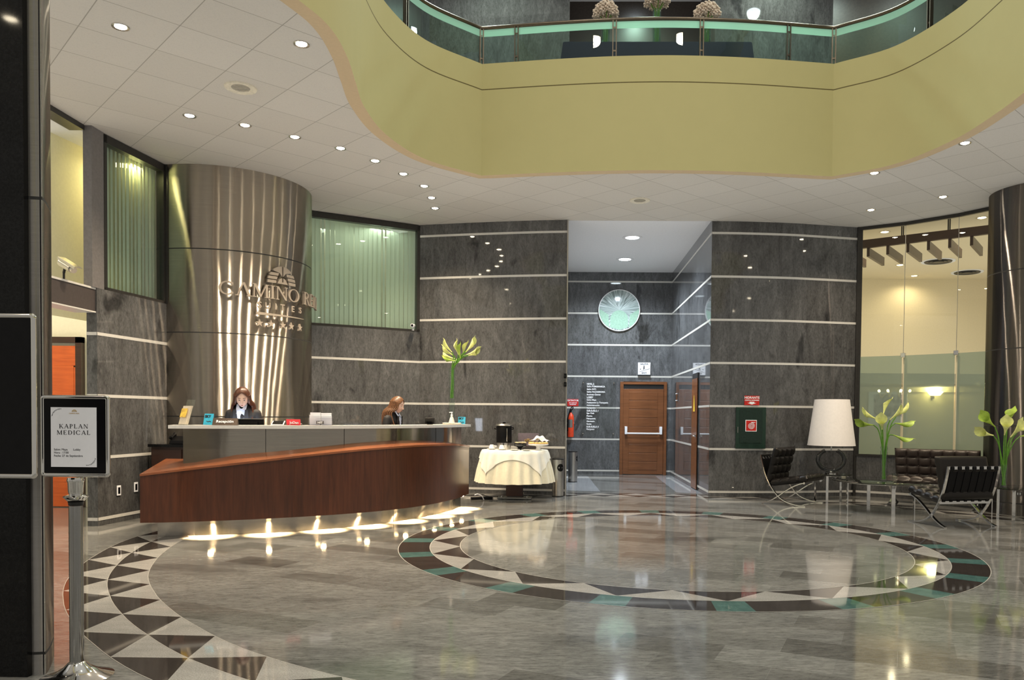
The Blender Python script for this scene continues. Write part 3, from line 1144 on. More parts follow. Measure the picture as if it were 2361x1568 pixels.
# top board: follows the fascia, runs deep at its left end
PAN = smooth_path([(-4.095, 8.355, 0), (-3.53, 8.55, 0), (-2.95, 8.84, 0), (-2.38, 9.36, 0), (-1.95, 9.97, 0), (-1.62, 10.72, 0), (-1.495, 11.28, 0)], 8)
pn = [(p.x, p.y) for p in PAN]
tb = MB()
fo = offset(f2, -.012)
B1_, B2_ = offset(f2, .62), offset(f2, .30)
back = [tuple(Vector(B1_[i]).lerp(Vector(B2_[i]), min(1, max(0, (i - 9) / 5)))) for i in range(n)]
back[0] = (-4.74, 9.25)
back = [tuple(Vector(back[i]) if i > 6 else Vector((-4.74, 9.25)).lerp(Vector(back[6]), i / 6)) for i in range(n)]
zb = [z + .085 * (1 - i / n * .5) for i, z in enumerate(fz)]
tb.grid([[(x, y, z) for (x, y), z in zip(fo, fz)], [(x, y, z + .022) for (x, y), z in zip(fo, fz)], [(x, y, z + .022) for (x, y), z in zip(back, zb)], [(x, y, z) for (x, y), z in zip(back, zb)]], cv=True)
for i in (0, -1):
    tb.poly([(*fo[i], fz[i]), (*fo[i], fz[i] + .022), (*back[i], zb[i] + .022), (*back[i], zb[i])])
tb.build('top_board', WOOD_T, desk, smooth=40)
endp = MB()
e0, e1 = Vector((*f2[0], 0)), Vector((-4.74, 9.25, 0))
dv = (e1 - e0).normalized()
pv = Vector((-dv.y, dv.x, 0)) * -.03
for (p, zt0), (r, zt1) in (((e0 + dv * .05, fz[0]), (e1, zb[0])),):
    a, b, c_, d = p, r, r + pv, p + pv
    endp.add([(*a.xy, .185), (*b.xy, .185), (*c_.xy, .185), (*d.xy, .185), (*a.xy, zt0 + .002), (*b.xy, zt1), (*c_.xy, zt1), (*d.xy, zt0 + .002)],
             [(3, 2, 1, 0), (4, 5, 6, 7), (0, 1, 5, 4), (1, 2, 6, 5), (2, 3, 7, 6), (3, 0, 4, 7)])
endp.build('end_panel', WOOD, desk)
pl = smooth_path([(-4.33, 8.27, 0), (-3.9, 8.38, 0), (-3.53, 8.505, 0), (-2.95, 8.77, 0), (-2.34, 9.32, 0), (-1.90, 9.93, 0), (-1.60, 10.7, 0), (-1.50, 11.28, 0)], 8)
p2 = [(p.x, p.y) for p in pl]
pb = offset(p2, .25)
mb = MB()
mb.grid([[(x, y, .002) for x, y in p2], [(x, y, .19) for x, y in p2], [(x, y, .19) for x, y in pb], [(x, y, .002) for x, y in pb]], cv=True)
for i in (0, -1):
    mb.poly([(*p2[i], .002), (*p2[i], .19), (*pb[i], .19), (*pb[i], .002)])
for i in (14, 26, 36, 44, 50):
    x, y = p2[i]
    mb.box(x - .002, y - .003, .004, x + .002, y + .001, .185)
mb.build('plinth', STEEL_P, desk, smooth=40)
ub = MB()
ub.grid([[(x, y, .184) for x, y in offset(f2, .02)], [(x, y, .184) for x, y in offset(f2, .55)]])
ub.build('underside_board', WOOD_DK, desk)
cp = MB()
pi_ = offset(pn, .04)
N2 = len(pn)
zlow = .60
cp.grid([[(x, y, zlow) for x, y in pn], [(x, y, 1.15) for x, y in pn], [(x, y, 1.15) for x, y in pi_], [(x, y, zlow) for x, y in pi_]], cv=True)
for i in (0, -1):
    cp.poly([(*pn[i], zlow), (*pn[i], 1.15), (*pi_[i], 1.15), (*pi_[i], zlow)])
for i in (11, 21, 29, 37):
    x, y = pn[i]
    cp.box(x - .0025, y - .0035, .75, x + .0025, y + .001, 1.148, 1)
cp.build('counter_panel', [STEEL_P, SEAM], desk, smooth=40)
ex0 = Vector(pn[0]) - (Vector(pn[2]) - Vector(pn[0])).normalized() * .13
ex1 = Vector(pn[-1]) + (Vector(pn[-1]) - Vector(pn[-3])).normalized() * .10
sl = [tuple(ex0)] + pn + [tuple(ex1)]
so, si = offset(sl, -.11), offset(sl, .26)
ct = MB()
ct.grid([[(x, y, 1.152) for x, y in so], [(x, y, 1.188) for x, y in so], [(x, y, 1.188) for x, y in si], [(x, y, 1.152) for x, y in si]], cv=True)
for i in (0, -1):
    ct.poly([(*so[i], 1.152), (*so[i], 1.188), (*si[i], 1.188), (*si[i], 1.152)])
ct.build('counter_top', plain('pale grey counter slab', (.62, .60, .55), .25, 0., .05), desk, smooth=40)
wk = MB()
w0, w1 = offset(pn, .045), offset(pn, .58)
wk.grid([[(x, y, .735) for x, y in w0], [(x, y, .765) for x, y in w0], [(x, y, .765) for x, y in w1], [(x, y, .735) for x, y in w1]], cv=True)
for i in (0, -1):
    wk.poly([(*w0[i], .735), (*w0[i], .765), (*w1[i], .765), (*w1[i], .735)])
wk.build('work_surface', WOOD_T, desk, smooth=40)
CTZ = 1.189


def on_curve(pts, px):        # point of a plan polyline on the sight line through column px
    s = sight(px, 985)
    best = None
    for a, b in zip(pts, pts[1:]):
        ca, cb = a[0] * s.y - a[1] * s.x, b[0] * s.y - b[1] * s.x
        if ca * cb <= 0 and ca != cb:
            t = ca / (ca - cb)
            best = (a[0] + (b[0] - a[0]) * t, a[1] + (b[1] - a[1]) * t)
            break
    return best


for i, px in enumerate((488, 620, 740, 838, 925, 990, 1030, 1052)):
    q = on_curve(p2, px)
    k = min(range(len(p2)), key=lambda j: (p2[j][0] - q[0]) ** 2 + (p2[j][1] - q[1]) ** 2)
    o_ = offset(p2, -.085)[k]
    x, y = q[0] + o_[0] - p2[k][0], q[1] + o_[1] - p2[k][1]
    a = MB()
    a.lathe([(.001, -.008), (.022, -.007), (.03, -.001)], 16, c=(x, y, .1835), cap=False)
    a.build('desk_spot', DESKBULB, desk)
    add_light('SPOT', 'desk_spot_light', (x, y, .172), 300, (1, .70, .36), desk, spot_size=math.radians(125), spot_blend=.35, shadow_soft_size=.018)

# back counter with a black bag-like machine on it
bc = thing('back_counter', 'low dark wood cabinet with black top behind the left end of the desk', 'cabinet', (-4.75, 9.86, 0))
a = MB()
a.box(-.40, -.17, .002, .40, .17, .89)
a.build('body', WOOD_DK, bc)
a = MB()
a.box(-.43, -.20, .89, .42, .18, .925)
a.build('top', BGRAN, bc)
a = MB()
for s in (-.2, .2):
    a.box(s - .185, -.185, .06, s + .185, -.17, .86)
a.build('door', WOOD_DK, bc)
a = MB()
a.ball((.0, -.2, .70), .014, 10)
a.build('knob', CHROME, bc, smooth=60)
tl = thing('telephone', 'black desk telephone on the back counter', 'telephone', (-4.83, 9.80, .926), .2)
a = MB()
a.add([(-.12, -.09, .001), (.14, -.09, .001), (.14, .09, .001), (-.12, .09, .001), (-.11, -.08, .045), (.13, -.08, .045), (.13, .08, .10), (-.11, .08, .10)],
      [(3, 2, 1, 0), (4, 5, 6, 7), (0, 1, 5, 4), (1, 2, 6, 5), (2, 3, 7, 6), (3, 0, 4, 7)])
a.build('base', BLACKP, tl, bevel=.006)
a = MB()
a.tube([(-.11, -.08, .085), (-.1, -.07, .075), (-.09, 0, .105), (-.09, .06, .125), (-.09, .085, .115)], [.02, .022, .014, .02, .022], 10)
a.build('handset', BLACKP, tl, smooth=60)

# ------------------------------------------------------------------ wall lettering on the drum
def q_bar(x0, y0, x1, y1, w):           # stroke with horizontal cuts
    return [(x0 - w / 2, y0), (x0 + w / 2, y0), (x1 + w / 2, y1), (x1 - w / 2, y1)]


def q_rect(x0, y0, x1, y1):
    return [(x0, y0), (x1, y0), (x1, y1), (x0, y1)]


def q_ring(cx, cy, rx, ry, tx, ty, a0, a1, n=18):
    out = []
    for i in range(n):
        A = [math.radians(a0 + (a1 - a0) * (i + j) / n) for j in (0, 1)]
        out.append([(cx + rx * cos(A[0]), cy + ry * sin(A[0])), (cx + rx * cos(A[1]), cy + ry * sin(A[1])),
                    (cx + (rx - tx) * cos(A[1]), cy + (ry - ty) * sin(A[1])), (cx + (rx - tx) * cos(A[0]), cy + (ry - ty) * sin(A[0]))])
    return out


def glyph(ch, th=.15, tn=.055, cross=True):
    s = .05
    sf = lambda x, y, w: q_rect(x - w / 2, y, x + w / 2, y + s)
    if ch == 'C':
        return [*q_ring(.5, .5, .48, .5, th, .07, 42, 318), q_rect(.78, .70, .84, .93), q_rect(.80, .10, .85, .22)], .95
    if ch == 'O':
        return q_ring(.5, .5, .5, .5, th, .06, 0, 360, 28), 1.0
    if ch == 'A':
        return [q_bar(.10, 0, .46, 1, tn), q_bar(.80, 0, .46, 1, th), sf(.10, 0, .22), sf(.80, 0, .3)] + ([q_rect(.24, .32, .66, .38)] if cross else []), .92
    if ch == 'M':
        return [q_bar(.14, 0, .17, 1, tn), q_bar(.55, .05, .19, 1, th), q_bar(.55, .05, .92, 1, tn), q_bar(.95, 0, .93, 1, th), sf(.14, 0, .24), sf(.95, 0, .30), sf(.12, .95, .2), sf(.98, .95, .22)], 1.12
    if ch == 'I':
        return [q_bar(.18, 0, .18, 1, th), sf(.18, 0, .32), sf(.18, .95, .32)], .36
    if ch == 'N':
        return [q_bar(.15, 0, .15, 1, tn), q_bar(.80, 0, .17, 1, th), q_bar(.80, 0, .80, 1, tn), sf(.15, 0, .24), sf(.13, .95, .2), sf(.80, .95, .24)], .95
    if ch == 'R':
        return [q_bar(.18, 0, .18, 1, th), *q_ring(.28, .74, .38, .26, th * .9, .06, -90, 90, 10), q_rect(.18, .94, .30, 1), q_rect(.18, .48, .30, .54), q_bar(.74, 0, .40, .5, th), sf(.18, 0, .3), sf(.78, 0, .18), sf(.1, .95, .16)], .84
    if ch == 'P':
        return [q_bar(.18, 0, .18, 1, th), *q_ring(.28, .73, .38, .27, th * .9, .06, -90, 90, 10), q_rect(.18, .94, .30, 1), q_rect(.18, .46, .30, .52), sf(.18, 0, .32), sf(.1, .95, .16)], .74
    if ch == 'E':
        return [q_bar(.18, 0, .18, 1, th), q_rect(.18, .94, .66, 1), q_rect(.18, 0, .70, .06), q_rect(.18, .48, .54, .54), q_rect(.62, .80, .66, 1), q_rect(.66, 0, .70, .22), q_rect(.51, .40, .54, .62)], .78
    if ch == 'L':
        return [q_bar(.18, 0, .18, 1, th), q_rect(.18, 0, .68, .06), q_rect(.64, 0, .68, .24), sf(.18, .95, .32)], .74
    if ch == 'D':
        return [q_bar(.18, 0, .18, 1, th), *q_ring(.36, .5, .50, .5, th, .06, -90, 90, 14), q_rect(.12, .94, .38, 1), q_rect(.12, 0, .38, .06)], .92
    if ch == 'K':
        return [q_bar(.18, 0, .18, 1, th), q_bar(.25, .42, .72, 1, tn), q_bar(.78, 0, .40, .58, th), sf(.18, 0, .32), sf(.18, .95, .32), sf(.80, 0, .26), sf(.74, .95, .22)], .90
    return [], .45


def word(s, gap=.10, **kw):
    out, x = [], 0
    for ch in s:
        g, w = glyph(ch, **kw)
        out += [[(px + x, py) for px, py in p] for p in g]
        x += w + gap
    return out, x - gap


def extrude_map(mb, polys, f, d, mi=0):       # f(u, v, depth) -> 3-D
    for p in polys:
        a = sum(p[i][0] * p[(i + 1) % len(p)][1] - p[(i + 1) % len(p)][0] * p[i][1] for i in range(len(p)))
        if a < 0:
            p = p[::-1]
        n = len(p)
        vs = [f(u, v, 0) for u, v in p] + [f(u, v, d) for u, v in p]
        mb.add(vs, [tuple(range(n))[::-1], tuple(n + i for i in range(n))] + [(i, (i + 1) % n, n + (i + 1) % n, n + i) for i in range(n)], mi)


def dome_logo():
    out = []
    hb = [0, .16, .22, .38, .44, .60, .66, .80]
    for s in (-1, 1):
        for k in range(0, 6, 2):
            y0, y1 = hb[k], hb[k + 1]
            xo0, xo1 = math.sqrt(1 - y0 * y0), math.sqrt(1 - y1 * y1)
            xi0, xi1 = .42 - y0 * .12 + .03, .42 - y1 * .12 + .03
            if k >= 2:
                xi0, xi1 = .40 - (k - 2) * .045, .36 - (k - 2) * .045
            out.append([(s * xi0, y0), (s * xo0, y0), (s * xo1, y1), (s * xi1, y1)])
        # top cap beside the central slit
        cap = [(s * .04, .42), (s * .22, .62), (s * .62, .70)] + [(s * cos(math.radians(a)), sin(math.radians(a))) for a in (50, 60, 70, 80, 87)]
        out.append(cap)
        out.append([(s * .05, 0), (s * .36, 0), (s * .22, .26), (s * .05, .34)])
    out.append([(-.05, 0), (.05, 0), (.05, .10), (-.05, .10)])
    return out


def star(cx, cy, r):
    return [(cx + r * (1 if i % 2 == 0 else .40) * sin(pi * i / 5), cy + r * (1 if i % 2 == 0 else .40) * cos(pi * i / 5)) for i in range(10)]


def star_polys(cx, cy, r):
    p = star(cx, cy, r)
    return [[p[i - 1], p[i], p[(i + 1) % 10], (cx, cy)] for i in range(0, 10, 2)]


def cyl_ang(px, rr):                 # angle on the drum cylinder (radius rr) seen in column px
    s = sight(px, 690)
    dx, dy = s.x, s.y
    L = math.hypot(dx, dy)
    dx, dy = dx / L, dy / L
    b = -(dx * DC[0] + dy * DC[1])
    c_ = DC[0] ** 2 + DC[1] ** 2 - rr * rr
    disc = b * b - c_
    t = -b - math.sqrt(max(disc, 0))
    return math.atan2(dy * t - DC[1], dx * t - DC[0])


RS = 1.262
LET = plain('satin beige lettering', (.33, .285, .235), .45, .3, .05)
ws = thing('wall_sign', 'raised steel hotel lettering with dome emblem and five stars on the steel drum', 'sign', (DC[0], DC[1], 0))


def on_drum(a_start, v0, k):
    def f(u, v, d):
        a = a_start + u * k / RS
        r = RS - .034 + d
        return (r * cos(a), r * sin(a), v0 + v * k)
    return f


polys, W = word('CAMINO REAL', .02, cross=False, tn=.07)
a0 = cyl_ang(503, RS)
a1 = math.radians(20)
k = .178
fW = (a1 - a0) * RS / W
u0 = 0
for ch in 'CAMINO REAL':
    g, gw_ = glyph(ch, cross=False, tn=.07)
    if g:
        mb = MB()
        extrude_map(mb, [[((u + u0) * fW / k, v) for u, v in p] for p in g], on_drum(a0, 2.868, k), .034)
        mb.build('letter', LET, ws)
    u0 += gw_ + .02
ac = cyl_ang(652, RS)
mb = MB()
extrude_map(mb, [[(u * 1.25, v * 1.28) for u, v in p] for p in dome_logo()], on_drum(ac, 3.085, .185), .034)
mb.build('dome_emblem', LET, ws)
for ch, px in zip('SUITES', (599, 618, 636, 652, 676, 693)):
    a = cyl_ang(px, RS)
    vs, fs = mesh_text(ch, .115, .02, 'CENTER', .002)
    mb = MB()
    mb.add([((RS + z - .01) * cos(a + x / RS), (RS + z - .01) * sin(a + x / RS), 2.765 + y) for x, y, z in vs], fs)
    mb.build('letter', LET, ws)
mb = MB()
aa, ab = cyl_ang(591, RS), cyl_ang(701, RS)
for i in range(10):
    p, q2 = aa + (ab - aa) * i / 10, aa + (ab - aa) * (i + 1) / 10
    h0, h1 = .016 * (1 - i / 10) + .002, .016 * (1 - (i + 1) / 10) + .002
    vs = [(r * cos(t), r * sin(t), 2.655 + s * h) for r in (RS - .03, RS) for t, h in ((p, h0), (q2, h1)) for s in (-1, 1)]
    mb.add(vs, [(0, 1, 3, 2), (4, 6, 7, 5), (0, 4, 5, 1), (2, 3, 7, 6), (0, 2, 6, 4), (1, 5, 7, 3)])
mb.build('rule', LET, ws)
for px in (599, 626, 653, 673, 693):
    mb = MB()
    extrude_map(mb, star_polys(0, 0, 1), on_drum(cyl_ang(px, RS), 2.527, .055), .03)
    mb.build('star', LET, ws)
# ------------------------------------------------------------------ corridor end wall
YB = 17.88
d1 = bpy.data.objects.new('door_1', None)
COL.objects.link(d1)
struct(d1, 'brown wooden fire door with a white push bar at the end of the corridor')
x0, x1, zt = 1.23, 2.285, 2.10
q = MB()
q.box(x0, YB - .06, 0, x0 + .07, YB - .005, zt)
q.box(x1 - .07, YB - .06, 0, x1, YB - .005, zt)
q.box(x0 + .07, YB - .06, zt - .06, x1 - .07, YB - .005, zt)
q.build('door_frame', WOOD_DOOR, d1, bevel=.004)
q = MB()
q.box(x0 + .07, YB - .03, zt - .16, x1 - .07, YB - .006, zt - .06)
q.build('door_gap', BLACKM, d1)
q = MB()
lx0, lx1 = x0 + .075, x1 - .075
q.box(lx0, YB - .032, .01, lx1, YB - .006, zt - .16)
a0_, a1_ = lx0 + .13, lx1 - .13
zz = .10
while zz < 1.80:
    if not (.60 < zz < .88):
        q.box(a0_, YB - .038, zz + .006, a1_, YB - .032, zz + .188)
    zz += .198
q.box(lx0, YB - .040, .01, a0_ - .006, YB - .032, zt - .165)
q.box(a1_ + .006, YB - .040, .01, lx1, YB - .032, zt - .165)
q.build('door_leaf', WOOD_DOOR, d1, bevel=.004)
q = MB()
q.tube([(lx0 + .06, YB - .13, .935), (lx1 - .06, YB - .13, .935)], .018, 12)
for xx in (lx0 + .06, lx1 - .06):
    q.box(xx - .028, YB - .15, .915, xx + .028, YB - .04, 1.09)
q.build('door_handle', WHITEP, d1, bevel=.006, smooth=40)

d2 = bpy.data.objects.new('door_2', None)
COL.objects.link(d2)
struct(d2, 'narrow looking orange brown door in the corridor right wall')
q = MB()
q.box(2.366, 14.18, .005, 2.384, 14.76, 2.12)
q.build('door_gap', BLACKM, d2)
q = MB()
q.box(2.355, 14.18, .015, 2.371, 14.75, 2.02)
for z in (.28, .56, .84, 1.12, 1.40, 1.68):
    q.box(2.352, 14.2, z, 2.356, 14.73, z + .008)
q.build('door_leaf', WOOD_DOOR, d2)
q = MB()
q.tube([(2.352, 14.24, .98), (2.31, 14.24, .98), (2.305, 14.30, .98), (2.305, 14.36, .98)], .012, 10)
q.ball((2.345, 14.24, .98), .03, 12, sc=(.4, 1, 1))
q.build('door_handle', CHROME, d2, smooth=50)
q = MB()
q.add([(2.350, 14.36, 1.42), (2.350, 14.56, 1.42), (2.350, 14.475, 1.72), (2.350, 14.445, 1.72)], [(0, 1, 2, 3)])
q.build('restroom_pictogram', plain('yellow pictogram', (.85, .55, .05), .4), d2)

t = thing('exit_sign', 'white square SALIDA EXIT sign with stair figure above the wooden fire door', 'exit sign', (1.766, YB - .005, 2.396))
q = MB()
q.box(-.14, -.045, -.135, .14, 0, .14)
q.build('panel', WHITEP, t, bevel=.004)
q = MB()
q.box(-.14, -.05, -.165, .14, -.001, -.137)
q.build('base', BLACKM, t)
q = MB()
put_text(q, 'SALIDA', .055, facing((0, -.047, .105)), extra=.001)
put_text(q, 'EXIT', .055, facing((0, -.047, -.098)), extra=.001)
q.bar((-.11, -.047, -.07), (.12, -.047, .0), .002, .006)
q.ball((-.005, -.047, .062), .011, 10, sc=(1, .2, 1))
q.tube([(-.005, -.047, .05), (-.005, -.047, .02), (-.02, -.047, -.02)], .007, 6)
q.tube([(-.005, -.047, .02), (.012, -.047, -.01)], .006, 6)
q.tube([(-.03, -.047, .03), (.018, -.047, .035)], .004, 6)
q.box(-.095, -.048, -.02, -.075, -.046, 0)
q.build('lettering', INK, t)

# round mirror-like artwork, its reflection painted as rays and green shapes
t = thing('wall_art', 'round mirror-like artwork with its reflection painted as rays high on the corridor end wall', 'wall art', (1.188, YB - .03, 3.706))
art = NT('mirror disc with painted reflection')
tc = art.n('ShaderNodeTexCoord')
vs = art.coords((3.0, 3.0, 3.0))
sp_ = art.n('ShaderNodeSeparateXYZ')
art.l(tc.outputs['Object'], sp_.inputs[0])
ang = art.mathn('ARCTAN2', sp_.outputs['Z'], sp_.outputs['X'])
cb = art.n('ShaderNodeCombineXYZ')
art.l(art.mathn('MULTIPLY', ang, 5.5), cb.inputs[0])
art.l(art.mathn('MULTIPLY', sp_.outputs['Z'], 2.0), cb.inputs[1])
rays = art.ramp(art.noise(cb.outputs[0], 2.0, 5, .7, .8), [(.34, (.10, .115, .11)), (.5, (.32, .37, .35)), (.68, (.70, .72, .72))])
art.color(art.mul(rays, (.95, 1, 1, 1)))
art.set(Roughness=.12)
q = MB()
q.lathe([(.001, 0), (.455, 0), (.455, .02), (.44, .026), (.001, .026)], 64, cap=False)
q.xf(Matrix.Rotation(pi / 2, 4, 'X'))
q.build('glass_disc', art.mat, t, smooth=30)
q = MB()
sag = plain('sage painted reflection', (.27, .42, .32), .2)
q.poly([(.20 * cos(a) - .0, -.028, -.20 + .20 * sin(a) * 1.0) for a in [pi * i / 20 for i in range(21)]] + [(-.20, -.028, -.38), (0, -.028, -.435), (.20, -.028, -.38)])
for s in (-1, 1):
    q.poly([(s * .445 * cos(math.radians(a)), -.0275, .445 * sin(math.radians(a))) for a in range(-60, 12, 8)] + [(s * .24, -.0275, -.10)])
q.build('sage_reflection', sag, t)
q = MB()
q.tube([(.46 * cos(2 * pi * i / 64), -.012, .46 * sin(2 * pi * i / 64)) for i in range(64)], .012, 8, closed=True)
q.build('rim', WHITEL, t, smooth=60)

# directory
t = thing('directory_sign', 'clear glass directory with a column of white floor names left of the fire door', 'sign', (.347, YB - .02, .86))
q = MB()
q.box(0, -.008, 0, .79, 0, 1.27)
q.build('glass_plate', m_glass('directory glass', (.97, .98, .98), .6), t)
q = MB()
rows_ = ['NIVEL 2', 'Salón PUMAMARCA', 'Salón INTI', 'Salón PACHAMAMA', 'Business Center', 'LOBBY', 'Salón Maya', 'Restaurant La Tranquera', 'Administración', 'Recepción', 'SUB-SUELO 1', 'Spa Club', 'Piscina',
         'Peluquería', 'Gimnasio', 'Sauna', 'SUB-SUELO 2', 'Parqueos']
for i, s in enumerate(rows_):
    put_text(q, s, .048, facing((.13, -.011, 1.185 - i * .0605)), align='LEFT', extra=.0016)
    if s.isupper() or 'SUELO' in s:
        q.box(.13, -.012, 1.158 - i * .0605, .13 + .024 * len(s), -.0105, 1.162 - i * .0605)
q.build('lettering', WHITEL, t)
for xx in (.05, .74):
    for z in (.06, 1.21):
        q = MB()
        q.tube([(xx, .016, z), (xx, -.016, z)], .012, 12)
        q.build('standoff', CHROME, t, smooth=40)

t = thing('extinguisher_sign', 'small red EXTINTOR sign at the left end of the corridor back wall', 'sign', (.165, YB - .006, 1.62))
q = MB()
q.box(-.125, -.006, -.08, .125, 0, .08)
q.build('plate', RED, t)
q = MB()
put_text(q, 'EXTINTOR', .052, facing((0, -.008, .045)), extra=.001)
put_text(q, 'EN CASO DE', .03, facing((0, -.008, -.008)), extra=.001)
put_text(q, 'INCENDIO', .03, facing((0, -.008, -.045)), extra=.001)
q.build('lettering', WHITEL, t)
t = thing('fire_extinguisher', 'red fire extinguisher with black hose hung on the corridor back wall', 'fire extinguisher', (.118, YB - .10, .835))
q = MB()
q.lathe([(.04, 0), (.068, .008), (.072, .03), (.072, .44), (.06, .50), (.03, .535), (.022, .56)], 24)
q.build('cylinder', REDX, t, smooth=40)
q = MB()
q.lathe([(.024, .56), (.026, .60), (.012, .62)], 12)
q.bar((0, 0, .62), (.0, -.08, .645), .02, .012)
q.bar((0, 0, .605), (.0, -.08, .60), .02, .010)
q.build('valve', BLACKM, t)
q = MB()
q.tube(smooth_path([(.01, -.01, .60), (.05, -.02, .66), (.03, -.04, .69), (-.02, -.06, .60), (-.065, -.055, .40), (-.066, -.05, .14)], 6), .011, 8)
q.build('hose', BLACKP, t, smooth=60)
q = MB()
q.poly([(.0735 * sin(a), -.0735 * cos(a), z) for z, rg in ((.22, range(-6, 7)), (.40, range(6, -7, -1))) for a in [math.radians(i * 8 - 12) for i in rg]])
q.build('printed_label', ALU, t)
q = MB()
q.box(-.085, .074, .30, .085, .095, .34)
q.build('bracket', ALU, t)
t = thing('wall_plaque', 'small clear plaque with two white strips on the corridor right wall', 'plaque', (2.380, 16.9, 1.74))
q = MB()
q.box(-.01, -.10, -.10, 0, .10, .10)
q.build('plate', m_glass('plaque glass', (.9, .92, .93)), t)
for z in (-.07, .075):
    q = MB()
    q.box(-.014, -.14, z - .008, -.0105, .14, z + .008)
    q.build('strip', WHITEL, t)
for i, z in enumerate((1.98, 1.84)):
    t = thing('wall_sensor', ['small black wall sensor at the corridor mouth edge, upper of two', 'small black wall sensor at the corridor mouth edge, lower of two'][i], 'sensor', (-.012, 13.035, z), 0, 'wall sensors')
    q = MB()
    q.box(-.022, -.05, -.038, .022, -.005, .038)
    q.build('body', BLACKP, t, bevel=.005)
    q = MB()
    q.box(-.012, -.053, -.015, .012, -.051, .015)
    q.build('lens', GLASS_T, t)

# hydrant cabinet and sign
q0 = (3.07, 13.10)
hz = .05
t = thing('hydrant_cabinet', 'dark green fire hose cabinet with a red spiral emblem set in the slate wall', 'fire hose cabinet', (3.07, 13.118, .805), hz)
q = MB()
q.box(-.25, -.03, 0, .25, -.005, .685)
q.build('body', DGREEN, t, bevel=.004)
q = MB()
q.box(-.19, -.036, .09, .19, -.03, .655)
q.build('door', plain('glossy dark green enamel', (.008, .022, .015), .12), t)
q = MB()
for s in (-.10, .10):
    for k in range(3):
        q.box(s - .055, -.036, .04 + k * .024, s + .055, -.031, .05 + k * .024)
q.build('louvre', DGREEN, t)
q = MB()
q.box(-.225, -.045, .26, -.217, -.03, .36)
q.build('handle', ALU, t)
q = MB()
q.box(-.095, -.041, .285, .095, -.037, .475)
q.build('emblem_plate', WHITEL, t)
q = MB()
q.box(-.084, -.043, .296, .084, -.0415, .464)
q.build('emblem_field', RED, t)
q = MB()
pts = []
for i in range(90):
    a = i / 89 * 2 * pi * 3.1
    r = .006 + .052 * i / 89
    pts.append((r * cos(a + 1.0), -.045, .377 + r * sin(a + 1.0)))
q.tube(pts, .0042, 6)
q.bar((pts[-1][0], -.045, .436), (.066, -.045, .436), .004, .010)
q.build('hose_spiral', WHITEL, t, smooth=60)
t = thing('hydrant_sign', 'red HIDRANTE sign with white arrow above the fire hose cabinet', 'sign', (3.085, 13.118, 1.603), hz)
q = MB()
q.box(-.125, -.012, -.078, .125, -.005, .078)
q.build('plate', RED, t)
q = MB()
put_text(q, 'HIDRANTE', .052, facing((0, -.014, .045)), extra=.0012)
put_text(q, 'CONTRA INCENDIO', .026, facing((0, -.014, .002)), extra=.0008)
q.add([(-.04, -.0135, -.022), (.04, -.0135, -.022), (.04, -.0135, -.040), (.075, -.0135, -.040), (0, -.0135, -.068), (-.075, -.0135, -.040), (-.04, -.0135, -.040)], [(0, 1, 2, 3, 4, 5, 6)])
q.build('lettering', WHITEL, t)


# litter bins
def bin_(name, label, x, y, r, h, hole):
    t = thing(name, label, 'litter bin', (x, y, 0), 0, 'steel litter bins')
    q = MB()
    q.lathe([(r, .012), (r, h - .02)], 32, cap=False)
    q.build('body', ALU, t, smooth=40)
    q = MB()
    q.lathe([(r * 1.02, 0), (r * 1.02, .014), (r * .98, .014)], 32)
    q.build('base', BLACKM, t, smooth=30)
    q = MB()
    q.lathe([(r * 1.01, h - .022), (r * 1.01, h - .004), (r * .9, h), (r * .5, h - .01)], 32)
    q.build('lid', BLACKM, t, smooth=30)
    q = MB()
    a = hole
    c = Vector((r * cos(a), r * sin(a), h - .15))
    rows = []
    for rr in (.001, .055, .06, .06):
        row = []
        for i in range(24):
            u, v = rr * cos(2 * pi * i / 24), rr * 1.05 * sin(2 * pi * i / 24)
            b = a + u / r
            k = r + (.003 if rr < .058 else .0005)
            row.append((k * cos(b), k * sin(b), h - .15 + v))
        rows.append(row)
    q.grid(rows, 0, cu=True)
    q.build('opening', BLACKP, t, smooth=60)


bin_('litter_bin', 'steel cylindrical litter bin with round black opening beside the cloth-covered table', -.115, 12.88, .095, .625, math.radians(-62))
bin_('litter_bin', 'steel cylindrical litter bin standing inside the corridor at its left wall', .155, 15.69, .09, .62, math.radians(-8))

# wall outlets by the desk
for i, (px, py) in enumerate(((272.5, 1131), (312, 1123))):
    s = sight(px, py)
    # plane of the left wall
    dx, dy = WL1[0] - WL0[0], WL1[1] - WL0[1]
    tt = (WL0[0] * dy - WL0[1] * dx) / (s.x * dy - s.y * dx)
    t = thing('wall_outlet', ['white framed wall outlet left of the desk, nearer the passage', 'white framed wall outlet left of the desk, nearer the desk end'][i], 'outlet', (s.x * tt + .006, s.y * tt, EYE + s.z * tt), math.atan2(-dx, dy), 'wall outlets')
    q = MB()
    q.box(-.002, -.036, -.06, .006, .036, .06)
    q.build('plate', WHITEP, t, bevel=.003)
    q = MB()
    q.box(.006, -.018, -.038, .009, .018, .038)
    q.build('socket', BLACKP, t)

